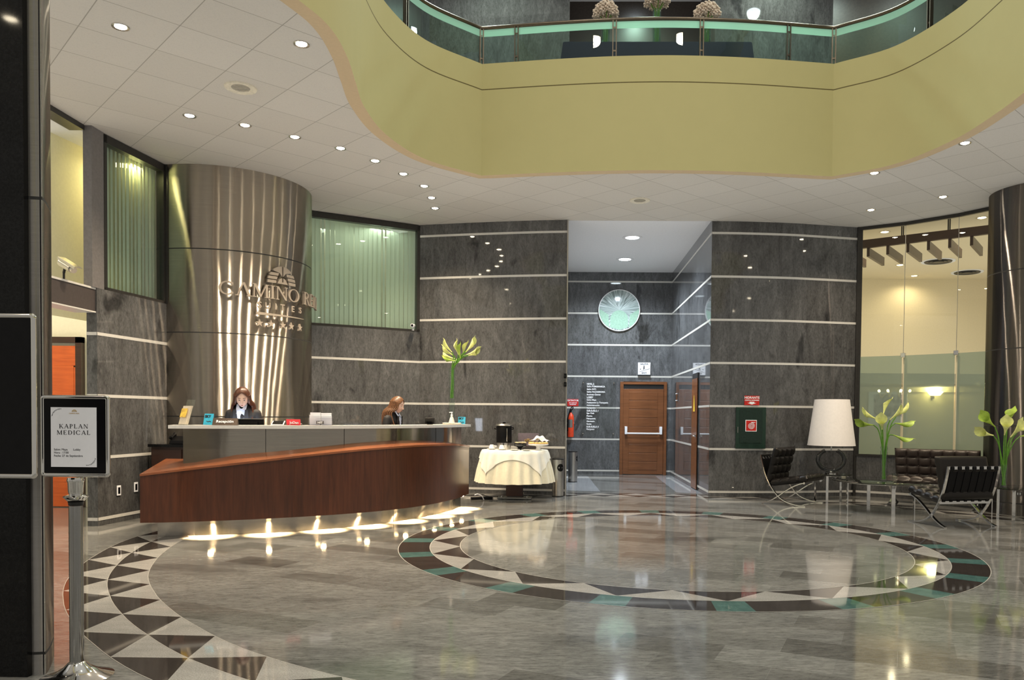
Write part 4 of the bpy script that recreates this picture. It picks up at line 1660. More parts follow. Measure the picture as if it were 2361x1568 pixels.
# security cameras
t = thing('security_camera', 'silver bullet security camera on the beam above the passage', 'security camera', (-5.47, 8.50, 2.743), 0, 'security cameras')
q = MB()
q.lathe([(.035, 0), (.035, .012), (.012, .02), (.012, .09)], 16)
q.tube([(0, 0, .085), (.01, 0, .13), (.045, -.02, .15)], .014, 10)
q.build('bracket', BLACKM, t, smooth=40)
dv = Vector((.80, -.35, -.42)).normalized()
q = MB()
c0 = Vector((-.03, .0, .20))
q.tube([c0, c0 + dv * .20], .042, 20)
q.tube([c0 + dv * .20, c0 + dv * .24], [.034, .032], 20)
q.build('body', ALU, t, smooth=40)
q = MB()
up = Vector((0, 0, 1))
side = dv.cross(up).normalized()
upn = side.cross(dv)
M = Matrix((dv, side, upn)).transposed()
q.obox(c0 + dv * .14 + upn * .052, (.31, .085, .008), M)
q.obox(c0 + dv * .14 + upn * .040 + side * .042, (.31, .005, .03), M)
q.build('sun_shield', ALU, t, bevel=.003)
c = on_y(957, 752, 13.28)
t = thing('security_camera', 'small white security camera at the lower right corner of the wide blinds', 'security camera', (c.x - .03, 13.25, 2.737), 0, 'security cameras')
q = MB()
q.lathe([(.02, 0), (.02, .01), (.008, .014), (.008, .06)], 12)
q.build('bracket', WHITEP, t, smooth=40)
q = MB()
q.tube([(0, .05, .085), (0, -.07, .075)], .03, 16)
q.build('body', WHITEP, t, smooth=40)
q = MB()
q.tube([(0, -.07, .075), (0, -.075, .075)], .02, 16)
q.build('lens', BLACKP, t)


# ------------------------------------------------------------------ signs in the foreground
def frame_sign(t, w, h, z0, bar=.02, glass=None):
    q = MB()
    q.box(-w / 2 + .004, -.006, z0 + .004, w / 2 - .004, .006, z0 + h - .004)
    q.build('panel', glass or BLACKP, t)
    for nm, a, b in (('rail', (-w / 2 + .012, 0, z0), (w / 2 - .012, 0, z0)), ('rail', (-w / 2 + .012, 0, z0 + h), (w / 2 - .012, 0, z0 + h)),
                     ('rail', (-w / 2, 0, z0 + .012), (-w / 2, 0, z0 + h - .012)), ('rail', (w / 2, 0, z0 + .012), (w / 2, 0, z0 + h - .012))):
        q = MB()
        q.tube([a, b], bar / 2, 12)
        q.build(nm, CHROME, t, smooth=40)
    for sx in (-1, 1):
        for zz, sz in ((z0, -1), (z0 + h, 1)):
            q = MB()
            q.tube([(sx * (w / 2 - .012), 0, zz), (sx * (w / 2 - .004), 0, zz - sz * .0015), (sx * w / 2, 0, zz - sz * .006), (sx * w / 2, 0, zz - sz * .012)], bar / 2 * 1.06, 12)
            q.build('corner', CHROME, t, smooth=60)


SX = -2.4245
t = thing('sign_stand', 'chrome post sign stand holding a white KAPLAN MEDICAL notice in a black frame', 'sign stand', (SX, 3.85, 0))
q = MB()
q.lathe([(.165, 0), (.165, .006), (.15, .012), (.10, .03), (.06, .055), (.042, .075), (.034, .082)], 40)
q.build('base', CHROME, t, smooth=50)
q = MB()
q.lathe([(.032, .08), (.032, .86)], 28)
q.build('pole', m_steel('polished steel post', (.42, .42, .42), .1, .5), t, smooth=40)
q = MB()
q.lathe([(.033, .862), (.034, .875), (.036, .88)], 28)
q.build('black_ring', BLACKM, t, smooth=40)
q = MB()
q.lathe([(.034, .88), (.05, .897), (.058, .905), (.05, .91), (.034, .915)], 28)
q.build('collar', CHROME, t, smooth=50)
q = MB()
q.lathe([(.028, .91), (.034, .93), (.036, .975), (.04, .985), (.036, 1.0)], 28)
q.build('socket', CHROME, t, smooth=50)
frame_sign(t, .325, .385, 1.012, .021)
q = MB()
pw, ph = .228, .295
q.box(-pw / 2 - .004, -.0085, 1.052, pw / 2 - .004, -.0062, 1.052 + ph)
paper = q.build('notice', WHITEP, t)
q = MB()
M = facing((0, 0, 0))
for s, y, hgt, wid in (('KAPLAN', 1.243, .021, .145), ('MEDICAL', 1.212, .021, .168)):
    polys, W = word(s, .16)
    k = wid / W
    extrude_map(q, polys, lambda u, v, d, k=k, wid=wid, y=y, hgt=hgt: (-wid / 2 - .004 + u * k, -.0088 - d * .0004, y + v * hgt), 1)
for s, y in (('Salon: Maya       Lobby', 1.138), ('Hora : 17:00', 1.1225), ('Fecha: 27 de Septiembre', 1.107)):
    put_text(q, s, .0145, facing((-.103, -.009, y)), .0004, 'LEFT')
rr = random.Random(3)
for cx_, cz_, sg in ((-.095, 1.315, 1), (.088, 1.085, -1)):      # leaf sprays in two corners
    for i in range(11):
        a = math.radians(10 + i * 8)
        px_, pz_ = cx_ + sg * (.045 - .05 * cos(a)) * .9 - sg * .012, cz_ + sg * (.05 * sin(a) - .02) * .8
        dirn = math.radians(rr.uniform(0, 180))
        L_ = rr.uniform(.003, .006)
        q.add([(px_ + L_ * cos(dirn), -.0089, pz_ + L_ * sin(dirn)), (px_ - .0016 * sin(dirn), -.0089, pz_ + .0016 * cos(dirn)), (px_ - L_ * cos(dirn), -.0089, pz_ - L_ * sin(dirn)), (px_ + .0016 * sin(dirn), -.0089, pz_ - .0016 * cos(dirn))], [(0, 1, 2, 3)])
o = q.build('lettering', INK, paper)
q = MB()
extrude_map(q, dome_logo(), lambda u, v, d: (u * .013, -.0088 - d * .0004, 1.325 + v * .011), 1)
put_text(q, 'CAMINO REAL', .008, facing((0, -.009, 1.317)), .0004)
q.build('emblem', GOLD, paper)
bx = on_y(84, 900, 3.3).x
t = thing('black_sign_stand', 'black sign board in a chrome frame before the granite pier', 'sign stand', (bx - .285, 3.3, 0))
q = MB()
q.lathe([(.165, 0), (.165, .006), (.15, .012), (.10, .03), (.06, .055), (.042, .075), (.034, .082)], 40)
q.build('base', CHROME, t, smooth=50)
q = MB()
q.lathe([(.032, .08), (.032, 1.035)], 28)
q.build('pole', CHROME, t, smooth=40)
frame_sign(t, .55, .68, 1.05, .022)

# ------------------------------------------------------------------ things on the counter
slab_pts = sl


def counter_at(px, back=.0):
    q = on_curve(slab_pts, px)
    if q is None:
        return x_at(px, 985, 11.12), 11.12, 1.4
    k = min(range(len(sl)), key=lambda j: (sl[j][0] - q[0]) ** 2 + (sl[j][1] - q[1]) ** 2)
    a, b = sl[max(k - 1, 0)], sl[min(k + 1, len(sl) - 1)]
    dx, dy = b[0] - a[0], b[1] - a[1]
    L = math.hypot(dx, dy)
    return q[0] - dy / L * back, q[1] + dx / L * back, math.atan2(dy, dx)


x, y, a = counter_at(424, .06)
t = thing('brochure_stand', 'clear leaning holder with a stack of travel brochures at the left end of the counter', 'brochure holder', (x, y, CTZ), a - .75)
q = MB()
for k in range(5):
    q.obox((0, .0 + k * .007, .105), (.11, .005, .21), Matrix.Rotation(-.32, 3, 'X'))
q.build('brochures', plain('beige printed brochures', (.58, .50, .38), .4), t)
q = MB()
q.obox((0.0, -.012, .13), (.09, .001, .10), Matrix.Rotation(-.32, 3, 'X'))
q.build('cover_picture', plain('golden brochure cover', (.75, .42, .06), .35, 0., .6, 18), t)
q = MB()
q.obox((0, .045, .14), (.13, .003, .28), Matrix.Rotation(-.32, 3, 'X'))
q.box(-.065, -.06, .001, .065, .09, .005)
q.build('holder', m_glass('clear acrylic', (.9, .93, .93)), t)


def tent_card(px, label, back, rz, w, h, mat, text, sub=None, tilt=.28):
    x, y, a = counter_at(px, back)
    t = thing('card_stand', label, 'card', (x, y, CTZ), rz, 'blue cards on the counter')
    q = MB()
    R_ = Matrix.Rotation(-tilt, 3, 'X')
    q.obox((0, .02, h / 2 * cos(tilt) + .002), (w, .004, h), R_)
    q.build('card', mat, t)
    q = MB()
    q.obox((0.01, .045, h / 2 * cos(tilt) + .002), (w, .004, h), R_)
    q.box(-w / 2, -.03, .0005, w / 2, .05, .002)
    q.build('holder', m_glass('clear acrylic stand', (.9, .93, .95)), t)
    q = MB()
    F_ = Matrix.Translation((0, .02, h / 2 * cos(tilt) + .002)) @ R_.to_4x4()
    put_text(q, text, .04, F_ @ Matrix.Translation((-.01, -.0035, h * .24)) @ Matrix.Rotation(pi / 2, 4, 'X'), .001, extra=.002)
    q.tube([F_ @ Vector(p) for p in ((-.02, -.003, -.02), (.0, -.003, -.03), (.02, -.003, -.022), (.035, -.003, -.03))], .004, 6)
    q.build('lettering', INK, t)


tent_card(477, 'bright blue SKY card in a clear stand near the left end of the counter', .05, -.12, .105, .125, CYAN, 'SKY')
tent_card(1067, 'small bright blue card in a clear stand at the right end of the counter', .02, -.05, .105, .105, CYAN, 'SKY')
x, y, a = counter_at(520, -.04)
t = thing('name_plate', 'dark bronze desk plate with raised white Recepción lettering', 'name plate', (x, y, CTZ), .12)
q = MB()
q.add([(-.13, -.03, 0), (.13, -.03, 0), (.13, .03, 0), (-.13, .03, 0), (-.13, .012, .075), (.13, .012, .075), (.13, .022, .075), (-.13, .022, .075)],
      [(3, 2, 1, 0), (4, 5, 6, 7), (0, 1, 5, 4), (1, 2, 6, 5), (2, 3, 7, 6), (3, 0, 4, 7)])
q.build('plate', plain('bronze plate', (.10, .075, .06), .3, .6), t)
q = MB()
put_text(q, 'Recepción', .044, Matrix.Translation((0, -.0135, .04)) @ Matrix.Rotation(pi / 2 - .51, 4, 'X'), .003, width=.18, extra=.0008)
q.build('lettering', WHITEL, t)
# monitor behind the counter, its back to the viewer
x, y, a = counter_at(563, .43)
t = thing('monitor', 'black computer monitor seen from behind in front of the long-haired receptionist', 'monitor', (x, y - .02, .766), .06)
q = MB()
q.box(-.23, -.012, .17, .23, .018, .487)
q.build('screen', BLACKP, t, bevel=.006)
q = MB()
q.box(-.17, -.045, .22, .17, -.012, .455)
for k in range(2):
    q.box(-.15, -.049, .28 + k * .09, .15, -.0455, .33 + k * .09)
q.build('back_cover', BLACKP, t, bevel=.01)
q = MB()
q.box(-.225, -.013, .487, .225, .02, .493)
q.build('top_edge', ALU, t)
q = MB()
q.box(-.03, -.03, .02, .03, .0, .2)
q.box(-.11, -.09, .001, .11, .08, .02)
q.build('stand', BLACKP, t, bevel=.005)
q = MB()
q.box(-.215, .0185, .185, .215, .0195, .475)
q.build('display', emit('lit computer display', (.75, .85, 1), 9.0), t)
t = thing('monitor', 'low monitor behind the counter before the receptionist in profile', 'monitor', (x_at(905, 950, 10.66) + .40, 10.74, .766), -1.62)
q = MB()
q.box(-.2, -.012, .10, .2, .018, .365)
q.build('screen', BLACKP, t, bevel=.006)
q = MB()
q.box(-.03, -.03, .02, .03, .0, .12)
q.box(-.1, -.08, .001, .1, .08, .02)
q.build('stand', BLACKP, t)
q = MB()
q.box(-.185, .0185, .115, .185, .0195, .35)
q.build('display', emit('lit computer display pale', (.75, .85, 1), 5.0), t)
x, y, a = counter_at(643, .06)
t = thing('tablet', 'small dark tablet lying tilted in a white frame between monitor and red sign', 'tablet', (x, y, CTZ), .1)
q = MB()
q.obox((0, 0, .025), (.135, .09, .008), Matrix.Rotation(.5, 3, 'X'))
q.build('frame', WHITEP, t, bevel=.002)
q = MB()
q.obox((0, -.003, .0295), (.115, .075, .004), Matrix.Rotation(.5, 3, 'X'))
q.build('display', BLACKP, t)
q = MB()
q.add([(-.05, .0, .001), (.05, .0, .001), (.05, .05, .001), (-.05, .05, .001), (-.05, .03, .032), (.05, .03, .032)], [(0, 1, 2, 3), (0, 4, 5, 1), (2, 5, 4, 3), (0, 3, 4), (1, 5, 2)])
q.build('foot', BLACKP, t)
x, y, a = counter_at(678, .03)
t = thing('red_sign', 'red table sign with white script lettering on the counter', 'table sign', (x, y, CTZ), .05)
q = MB()
q.obox((0, 0, .034), (.155, .006, .066), Matrix.Rotation(.2, 3, 'X'))
q.build('card', plain('bright red card', (.70, .02, .04), .4), t)
q = MB()
put_text(q, 'JoDan', .04, Matrix.Translation((.01, -.007, .030)) @ Matrix.Rotation(pi / 2 + .2, 4, 'X'), .001, extra=.001)
q.build('lettering', WHITEL, t)
q = MB()
q.box(-.08, -.02, .0005, .08, .04, .004)
q.build('holder', m_glass('clear sign foot', (.9, .9, .9)), t)
x, y, a = counter_at(744, .06)
t = thing('brochure_rack', 'clear rack of white leaflets with a black printed band in the middle of the counter', 'brochure holder', (x, y, CTZ), .25)
for s, zz, yy in ((-.065, .06, .0), (.065, .055, .0), (-.06, .09, .05), (.06, .085, .05)):
    q = MB()
    for k in range(3):
        q.obox((s, yy + k * .006, zz), (.115, .003, .115), Matrix.Rotation(.22, 3, 'X'))
    q.build('leaflets', WHITEP, t)
q = MB()
q.obox((-.005, -.035, .032), (.085, .002, .036), Matrix.Rotation(.22, 3, 'X'))
q.build('printed_band', plain('dark printed band', (.06, .055, .06), .4), t)
q = MB()
put_text(q, 'NET', .03, Matrix.Translation((-.005, -.0385, .031)) @ Matrix.Rotation(pi / 2 + .22, 4, 'X'), .0006, extra=.001)
q.build('lettering', WHITEL, t)
q = MB()
q.obox((0, -.03, .045), (.27, .003, .085), Matrix.Rotation(.22, 3, 'X'))
q.obox((0, .08, .07), (.27, .003, .13), Matrix.Rotation(.22, 3, 'X'))
q.box(-.135, -.05, .0005, .135, .09, .004)
q.build('rack', m_glass('clear rack acrylic', (.93, .93, .95)), t)
x, y, a = counter_at(697, .10)
t = thing('desk_bell', 'small dark service bell lying beside the red sign', 'bell', (x, y, CTZ))
q = MB()
q.lathe([(.035, 0), (.035, .006), (.03, .012), (.02, .022), (.004, .026), (.004, .032)], 20)
q.build('dome', BLACKM, t, smooth=50)
x, y, a = counter_at(1006, .10)
t = thing('card_terminal', 'small black screen device tilted on the counter left of the soap pump', 'terminal', (x, y, CTZ), .35)
q = MB()
q.obox((0, .02, .05), (.13, .012, .085), Matrix.Rotation(.45, 3, 'X'))
q.build('screen', BLACKP, t, bevel=.003)
q = MB()
q.box(-.04, -.01, .0005, .04, .06, .012)
q.build('foot', BLACKP, t)
x, y, a = counter_at(1047, .03)
t = thing('tray', 'shallow clear tray holding the soap pump at the right end of the counter', 'tray', (x, y, CTZ), .0)
q = MB()
q.box(-.12, -.062, .0005, .12, .062, .006)
q.tube([(-.12, -.062, .014), (.12, -.062, .014), (.12, .062, .014), (-.12, .062, .014)], .008, 8, closed=True)
q.build('body', plain('cream tray', (.75, .66, .5), .3), t)
t = thing('soap_pump', 'clear conical pump bottle with white nozzle on the counter tray', 'pump bottle', (x - .005, y, CTZ + .0065), 0)
q = MB()
q.lathe([(.045, 0), (.043, .02), (.024, .085), (.014, .10), (.014, .112)], 20)
q.build('bottle', plain('milky bottle', (.78, .68, .58), .2), t, smooth=50)
q = MB()
q.lathe([(.015, .112), (.015, .13), (.008, .132), (.008, .158)], 14)
q.bar((.012, 0, .162), (-.035, 0, .160), .016, .012)
q.build('pump', WHITEP, t, smooth=50)


# ------------------------------------------------------------------ calla lilies
def calla(mb, base, d, L, w, mi=0, twist=0.):
    d = Vector(d).normalized()
    up = Vector((0, 0, 1)) if abs(d.z) < .95 else Vector((1, 0, 0))
    s = d.cross(up).normalized()
    n = s.cross(d)
    s, n = s * cos(twist) + n * sin(twist), n * cos(twist) - s * sin(twist)
    rows = []
    NV, NU = 8, 14
    for j in range(NV + 1):
        v = j / NV
        r = w * (.10 + .90 * v ** 2.1)
        row = []
        for i in range(NU + 1):
            u = 2 * pi * (i / NU - .5)
            lip = (v ** 3) * (cos(u) * .42 + (.35 if abs(u) < .25 else 0))
            flare = 1 + .25 * v ** 4 * cos(u)
            row.append(Vector(base) + d * (L * (v + lip * .55)) + (s * sin(u) + n * cos(u)) * r * flare - n * (w * .35 * v ** 3 * (cos(u))))
        rows.append(row)
    mb.grid(rows, mi)


def bouquet(name, label, loc, vase_h, vase_r, stem_z0, blooms, vr_top=1.0, wb=.045):
    t = thing(name, label, 'vase of flowers', loc, 0, 'vases of calla lilies')
    q = MB()
    q.lathe([(vase_r * .98, .0), (vase_r * .98, .012), (vase_r * .95, .014)], 24)
    q.lathe([(vase_r * .95, .012), (vase_r * vr_top, vase_h), (vase_r * vr_top * .93, vase_h), (vase_r * .88, .02)], 24, cap=False)
    q.build('vase', m_glass('clear vase glass', (.94, .97, .95), 1.), t, smooth=40)
    rr = random.Random(len(blooms) * 7 + int(loc[0] * 10))
    for bx_, by_, bz_, dx_, dy_, dz_, kind in blooms:
        ang = rr.uniform(0, 2 * pi)
        rad = vase_r * .6 * math.sqrt(rr.random())
        sx_, sy_ = rad * cos(ang), rad * sin(ang)
        d = Vector((dx_, dy_, dz_)).normalized()
        b = Vector((bx_, by_, bz_))
        lim = vase_r * .55
        mid = Vector((max(-lim, min(lim, bx_ * .5)), max(-lim, min(lim, by_ * .5)), vase_h))
        path = smooth_path([(sx_, sy_, stem_z0), (sx_ * .5 + mid.x * .5, sy_ * .5 + mid.y * .5, (stem_z0 + vase_h) / 2), mid, mid * .35 + b * .65 + Vector((0, 0, .03)) - d * .03, b], 5)
        q = MB()
        q.tube(path, .0075, 8)
        st = q.build('stem', GREEN_S, t, smooth=60)
        q = MB()
        calla(q, b, d, .12 * wb / .045, wb, 0, rr.uniform(-.5, .5))
        q.build('bloom', CALLA if kind else CALLA_D, t, smooth=70, fix=False)
    return t


x, y, a = counter_at(1060, .12)
P = lambda px, py, Y: on_y(px, py, Y)
o = Vector((x, y, CTZ))


def rel(px, py, dy=0.):
    p = on_y(px, py, y + dy)
    return (p.x - o.x, p.y - o.y, p.z - o.z)


bl = []
for px, py, dy, dx, dz, kd in ((1046, 820, 0, -.9, .5, 1), (1042, 812, -.05, -.7, .7, 1), (1050, 828, .04, -.8, .2, 1), (1057, 818, -.06, -.3, .9, 1), (1068, 820, .05, .1, 1, 1), (1074, 812, -.04, .6, .7, 1),
                               (1078, 806, .02, .8, .8, 1), (1076, 818, -.07, .9, .3, 1), (1062, 826, -.08, -.2, .8, 0), (1050, 832, -.05, -.8, .1, 0), (1080, 820, .05, .9, .2, 1)):
    bl.append((*rel(px, py, dy), dx, rng.uniform(-.5, .3), dz, kd))
bouquet('calla_vase', 'tall slim glass vase of many pale calla lilies at the right end of the counter', (x, y, CTZ), .80, .043, .37, bl, 1.15, .062)
# ------------------------------------------------------------------ lounge seats
def pad(w, l, t, nx, ny, sub=8, edge=.5):
    """a tufted cushion, w along x, l along y, top at +t; returns rows of a closed skin"""
    mb = MB()
    NX, NY = nx * sub, ny * sub
    top, bot = [], []
    for j in range(NY + 1):
        v = j / NY
        rt, rb = [], []
        for i in range(NX + 1):
            u = i / NX
            pu = abs(sin(pi * u * nx)) ** .55
            pv = abs(sin(pi * v * ny)) ** .55
            eu, ev = min(u, 1 - u) * nx, min(v, 1 - v) * ny
            e = min(1, min(eu, ev) / .35)
            puff = .30 + .70 * (pu * pv) ** .75
            if eu < .5:
                puff = max(puff, .45 + .55 * pv ** .8)
            if ev < .5:
                puff = max(puff, .45 + .55 * pu ** .8)
            h = t * (.5 + .5 * puff * math.sqrt(max(0, 1 - (1 - e) ** 2)))
            x, y = (u - .5) * w, (v - .5) * l
            rt.append((x, y, h))
            rb.append((x, y, t * .5 - t * .45 * math.sqrt(max(0, 1 - (1 - e) ** 2))))
        top.append(rt)
        bot.append(rb)
    mb.grid(top)
    mb.grid(bot)
    for i in range(1, nx):
        for j in range(1, ny):
            mb.ball(((i / nx - .5) * w, (j / ny - .5) * l, t * .66), .009, 6)
    return mb


CA = [(-.37, .75), (-.335, .60), (-.287, .44), (-.20, .27), (-.085, .13), (.03, .058), (.19, .016), (.34, .007)]
CB = [(.33, .355), (.25, .335), (.14, .285), (.03, .215), (-.085, .13), (-.19, .065), (-.28, .025), (-.345, .007)]


def frame_pts(c):
    return [(0, p.x, p.y) for p in smooth_path([(y, z, 0) for y, z in c], 7)]


def lounge_seat(name, label, cat, loc, rz, W, nx, leather, straps=True, group=None, mid=False):
    t = thing(name, label, cat, loc, rz, group)
    for s in ([-1, 1] if not mid else [-1, 1]):
        q = MB()
        for c in (CA, CB):
            q.flat([(s * (W / 2 - .02), y, z) for _, y, z in frame_pts(c)], .034, .013, (1, 0, 0))
        q.build('side_frame', CHROME, t, smooth=50)
    for (y, z, tilt) in ((-.369, .735, 0), (.31, .35, 0), (-.23, .30, 0)):
        q = MB()
        q.box(-W / 2 + .02, y - .006, z - .018, W / 2 - .02, y + .006, z + .018)
        q.build('cross_bar', CHROME, t)
    # straps on the back and below the seat
    n = max(7, int(W / .1))
    back = [(y, z) for _, y, z in frame_pts(CA)]
    for i in range(n):
        x = -W / 2 + .07 + (W - .14) * i / (n - 1)
        q = MB()
        pth = [(x, -.380, .752), (x, -.384, .735), (x, -.382, .71)] + [(x, y - .010, z) for y, z in back if .29 < z < .70]
        q.flat(pth, .044, .006, (1, 0, 0))
        q.build('strap', BLACKP, t)
    q = MB()       # sling between the straps
    sl_ = [(y - .006, z) for y, z in back if .30 < z < .705]
    q.grid([[(-W / 2 + .045, y, z), (W / 2 - .045, y, z)] for y, z in sl_])
    q.build('back_sling', BLACKP, t)
    seat = pad(W - .02, .60, .115, nx, 4)
    M = Matrix.Translation((0, .08, .315)) @ Matrix.Rotation(.17, 4, 'X')
    seat.xf(M).build('seat_cushion', leather, t, smooth=60)
    bk = pad(W - .02, .54, .11, nx, 4)
    M = Matrix.Translation((0, -.235, .61)) @ Matrix.Rotation(-.24, 4, 'X') @ Matrix.Rotation(pi / 2, 4, 'X') @ Matrix.Rotation(pi, 4, 'Y') @ Matrix.Translation((0, 0, -.02))
    bk.xf(M).build('back_cushion', leather, t, smooth=60)
    return t


lounge_seat('lounge_chair', 'black leather lounge chair with chrome cross legs, side on below the fire hose cabinet', 'armchair', (3.53, 12.22, 0), math.atan2(-.79, -.61), .76, 4, LEATHER, group='chrome framed lounge chairs')
lounge_seat('lounge_chair', 'black leather lounge chair with chrome cross legs, its strapped back turned to the viewer', 'armchair', (4.893, 10.016, 0), math.radians(13.5), .76, 4, LEATHER, group='chrome framed lounge chairs')
sw = Vector((.805, -.593))
sf = Vector((-.593, -.805))
sc_ = (Vector((5.24, 12.5)) + Vector((6.18, 11.81))) / 2 + sf * .24
lounge_seat('lounge_sofa', 'dark brown tufted leather sofa with chrome cross legs below the restaurant glass', 'sofa', (sc_.x, sc_.y, 0), math.atan2(-sf.x, sf.y), 1.22, 7, BROWNL)

# round coffee table
CT_ = (4.545, 11.38)
t = thing('coffee_table', 'round smoked glass coffee table on flat chrome legs between the lounge seats', 'coffee table', (*CT_, 0))
q = MB()
q.lathe([(.65, .418), (.665, .424), (.665, .432), (.65, .436)], 72)
q.build('glass_top', GLASS_T, t, smooth=40)
q = MB()
q.tube([(.52 * cos(2 * pi * i / 48), .52 * sin(2 * pi * i / 48), .408) for i in range(48)], .009, 8, closed=True)
q.build('ring', CHROME, t, smooth=60)
for lx, ly in ((4.075, 11.399), (4.562, 11.878), (4.505, 10.846), (5.024, 11.384)):
    vx, vy = lx - CT_[0], ly - CT_[1]
    q = MB()
    q.obox((vx, vy, .205), (.012, .05, .41), Matrix.Rotation(math.atan2(vy, vx), 3, 'Z'))
    q.build('leg', CHROME, t)


def tumbler(label, x, y, z):
    t = thing('tumbler', label, 'drinking glass', (x, y, z), 0, 'tumblers on the lounge tables')
    q = MB()
    q.lathe([(.036, 0), (.042, .09), (.039, .09), (.034, .012), (.001, .012)], 20)
    q.build('body', m_glass('tumbler glass', (.88, .90, .88), 1.), t, smooth=40)
    q = MB()
    q.lathe([(.030, .0125), (.033, .045)], 16)
    q.build('contents', plain('pale candle wax', (.45, .38, .30), .4), t, smooth=40)


x, y = on_z(1945, 1106, .436)
tumbler('clear tumbler at the left edge of the coffee table near the lamp', x, y, .437)
x, y = on_z(2063, 1106, .436)
tumbler('clear tumbler right of the flower vase on the coffee table', x, y, .437)
x, y = on_z(2037, 1110, .436)
V2 = Vector((x, y, .437))


def rel2(o, px, py, dy=0.):
    p = on_y(px, py, o.y + dy)
    return (p.x - o.x, p.y - o.y, p.z - o.z)


bl = [(*rel2(V2, 2020, 966, -.02), -.85, -.2, .35, 1), (*rel2(V2, 2036, 957, .05), .25, .1, .9, 1), (*rel2(V2, 2052, 968, -.05), .5, -.5, .6, 1), (*rel2(V2, 2066, 960, .02), .8, .1, .55, 1),
      (*rel2(V2, 2014, 980, .03), -.95, -.2, .05, 0), (*rel2(V2, 2034, 990, -.08), -.3, -.6, .55, 1), (*rel2(V2, 2060, 1003, -.03), .9, -.2, -.4, 0), (*rel2(V2, 2064, 976, .05), .9, .1, -.1, 0)]
bouquet('calla_vase', 'glass vase of yellow green calla lilies on the coffee table', V2, .50, .047, .03, bl, 1.05, .078)

# side table with the big lamp
x, y = on_z(1913, 1093, .43)
ST = (x, y)
t = thing('side_table', 'small round smoked glass side table with flat chrome legs under the big lamp', 'side table', (x, y, 0))
q = MB()
q.lathe([(.33, .416), (.34, .420), (.34, .428), (.33, .432)], 56)
q.build('glass_top', GLASS_T, t, smooth=40)
for a in (-155, -115, -35, 35, 120):
    q = MB()
    a_ = math.radians(a)
    q.obox((.29 * cos(a_), .29 * sin(a_), .208), (.01, .035, .416), Matrix.Rotation(a_, 3, 'Z'))
    q.build('leg', CHROME, t)
q = MB()
q.tube([(.29 * cos(2 * pi * i / 40), .29 * sin(2 * pi * i / 40), .410) for i in range(40)], .006, 8, closed=True)
q.build('ring', CHROME, t, smooth=60)
t = thing('table_lamp', 'oversized table lamp with white tapered shade on an open glass ring base', 'table lamp', (x + .01, y - .02, .433))
q = MB()
q.lathe([(.13, .0), (.13, .02), (.10, .03), (.03, .032), (.022, .06)], 36)
q.build('foot', CHROME, t, smooth=40)
q = MB()
q.tube([(.21 * sin(a), 0, .225 - .165 * cos(a)) for a in [math.radians(-152 + 304 * i / 40) for i in range(41)]], .034, 14, sq=(1, .9))
q.build('ring_base', m_glass('lamp ring glass', (.42, .44, .46), 1., .0, 1.9), t, smooth=60)
q = MB()
q.tube([(0, 0, .37), (0, 0, .52)], .012, 12)
q.build('stem', CHROME, t, smooth=40)
q = MB()
q.lathe([(.365, .455), (.267, 1.185), (.262, 1.185), (.36, .455)], 64, cap=False)
q.lathe([(.366, .455), (.366, .462), (.36, .462)], 64, cap=False)
q.build('shade', SHADE, t, smooth=60)

# right side table, cut by the picture edge
RT = (6.0, 10.48)
t = thing('side_table', 'round smoked glass side table beside the dark column, cut by the picture edge', 'side table', (*RT, 0))
q = MB()
q.lathe([(.39, .416), (.40, .420), (.40, .428), (.39, .432)], 56)
q.build('glass_top', GLASS_T, t, smooth=40)
for a in (112, 155, 20, -60, -130):
    q = MB()
    a_ = math.radians(a)
    q.obox((.31 * cos(a_), .31 * sin(a_), .208), (.01, .04, .416), Matrix.Rotation(a_, 3, 'Z'))
    q.build('leg', CHROME, t)
x, y = x_at(2313, 1113, 10.42), 10.42
V3 = Vector((x, y, .433))
bl = [(*rel2(V3, 2294, 984, .02), -.75, -.2, .55, 0), (*rel2(V3, 2290, 1004, -.05), -.9, -.3, .15, 1), (*rel2(V3, 2322, 986, .03), .1, -.1, 1, 0), (*rel2(V3, 2316, 1003, -.06), -.2, -.6, .8, 1),
      (*rel2(V3, 2330, 1008, -.04), .35, -.5, .7, 1), (*rel2(V3, 2346, 995, .02), .9, -.1, .35, 1), (*rel2(V3, 2352, 1006, .05), .9, .2, .1, 0)]
bouquet('calla_vase', 'glass vase of yellow green calla lilies on the right side table by the dark column', V3, .30, .045, .03, bl, 1.1, .078)
c = on_y(2343, 1137, 10.72)
t = thing('wall_outlet', 'small outlet plate low on the dark right column', 'outlet', (c.x - .02, 10.62, c.z), -.5, 'wall outlets')
q = MB()
q.box(-.04, -.006, -.03, .04, 0, .03)
q.build('plate', STEEL_D, t)
q = MB()
for s in (-.014, .014):
    q.box(s - .006, -.009, -.014, s + .006, -.006, .016)
q.build('socket', WHITEL, t)

# ------------------------------------------------------------------ coffee buffet
BT = (x_at(1187, 1060, 12.42), 12.42)
t = thing('buffet_table', 'small round pedestal table by the slate wall, almost hidden by its cloths', 'table', (*BT, 0))
q = MB()
q.lathe([(.49, .735), (.495, .74), (.495, .765), (.49, .768)], 48)
q.build('tabletop', WOOD_DK, t, smooth=40)
q = MB()
q.box(-.13, -.10, .05, .13, .10, .735)
q.build('pedestal', plain('dark maroon pedestal', (.035, .012, .011), .4), t)
q = MB()
for s in (-1, 1):
    q.tube([(-.27, s * .10, .022), (.27, s * .10, .022)], .016, 10)
    q.tube([(-.2 * s, -.1, .035), (-.2 * s, .1, .035)], .014, 10)
q.build('base', CHROME, t, smooth=50)


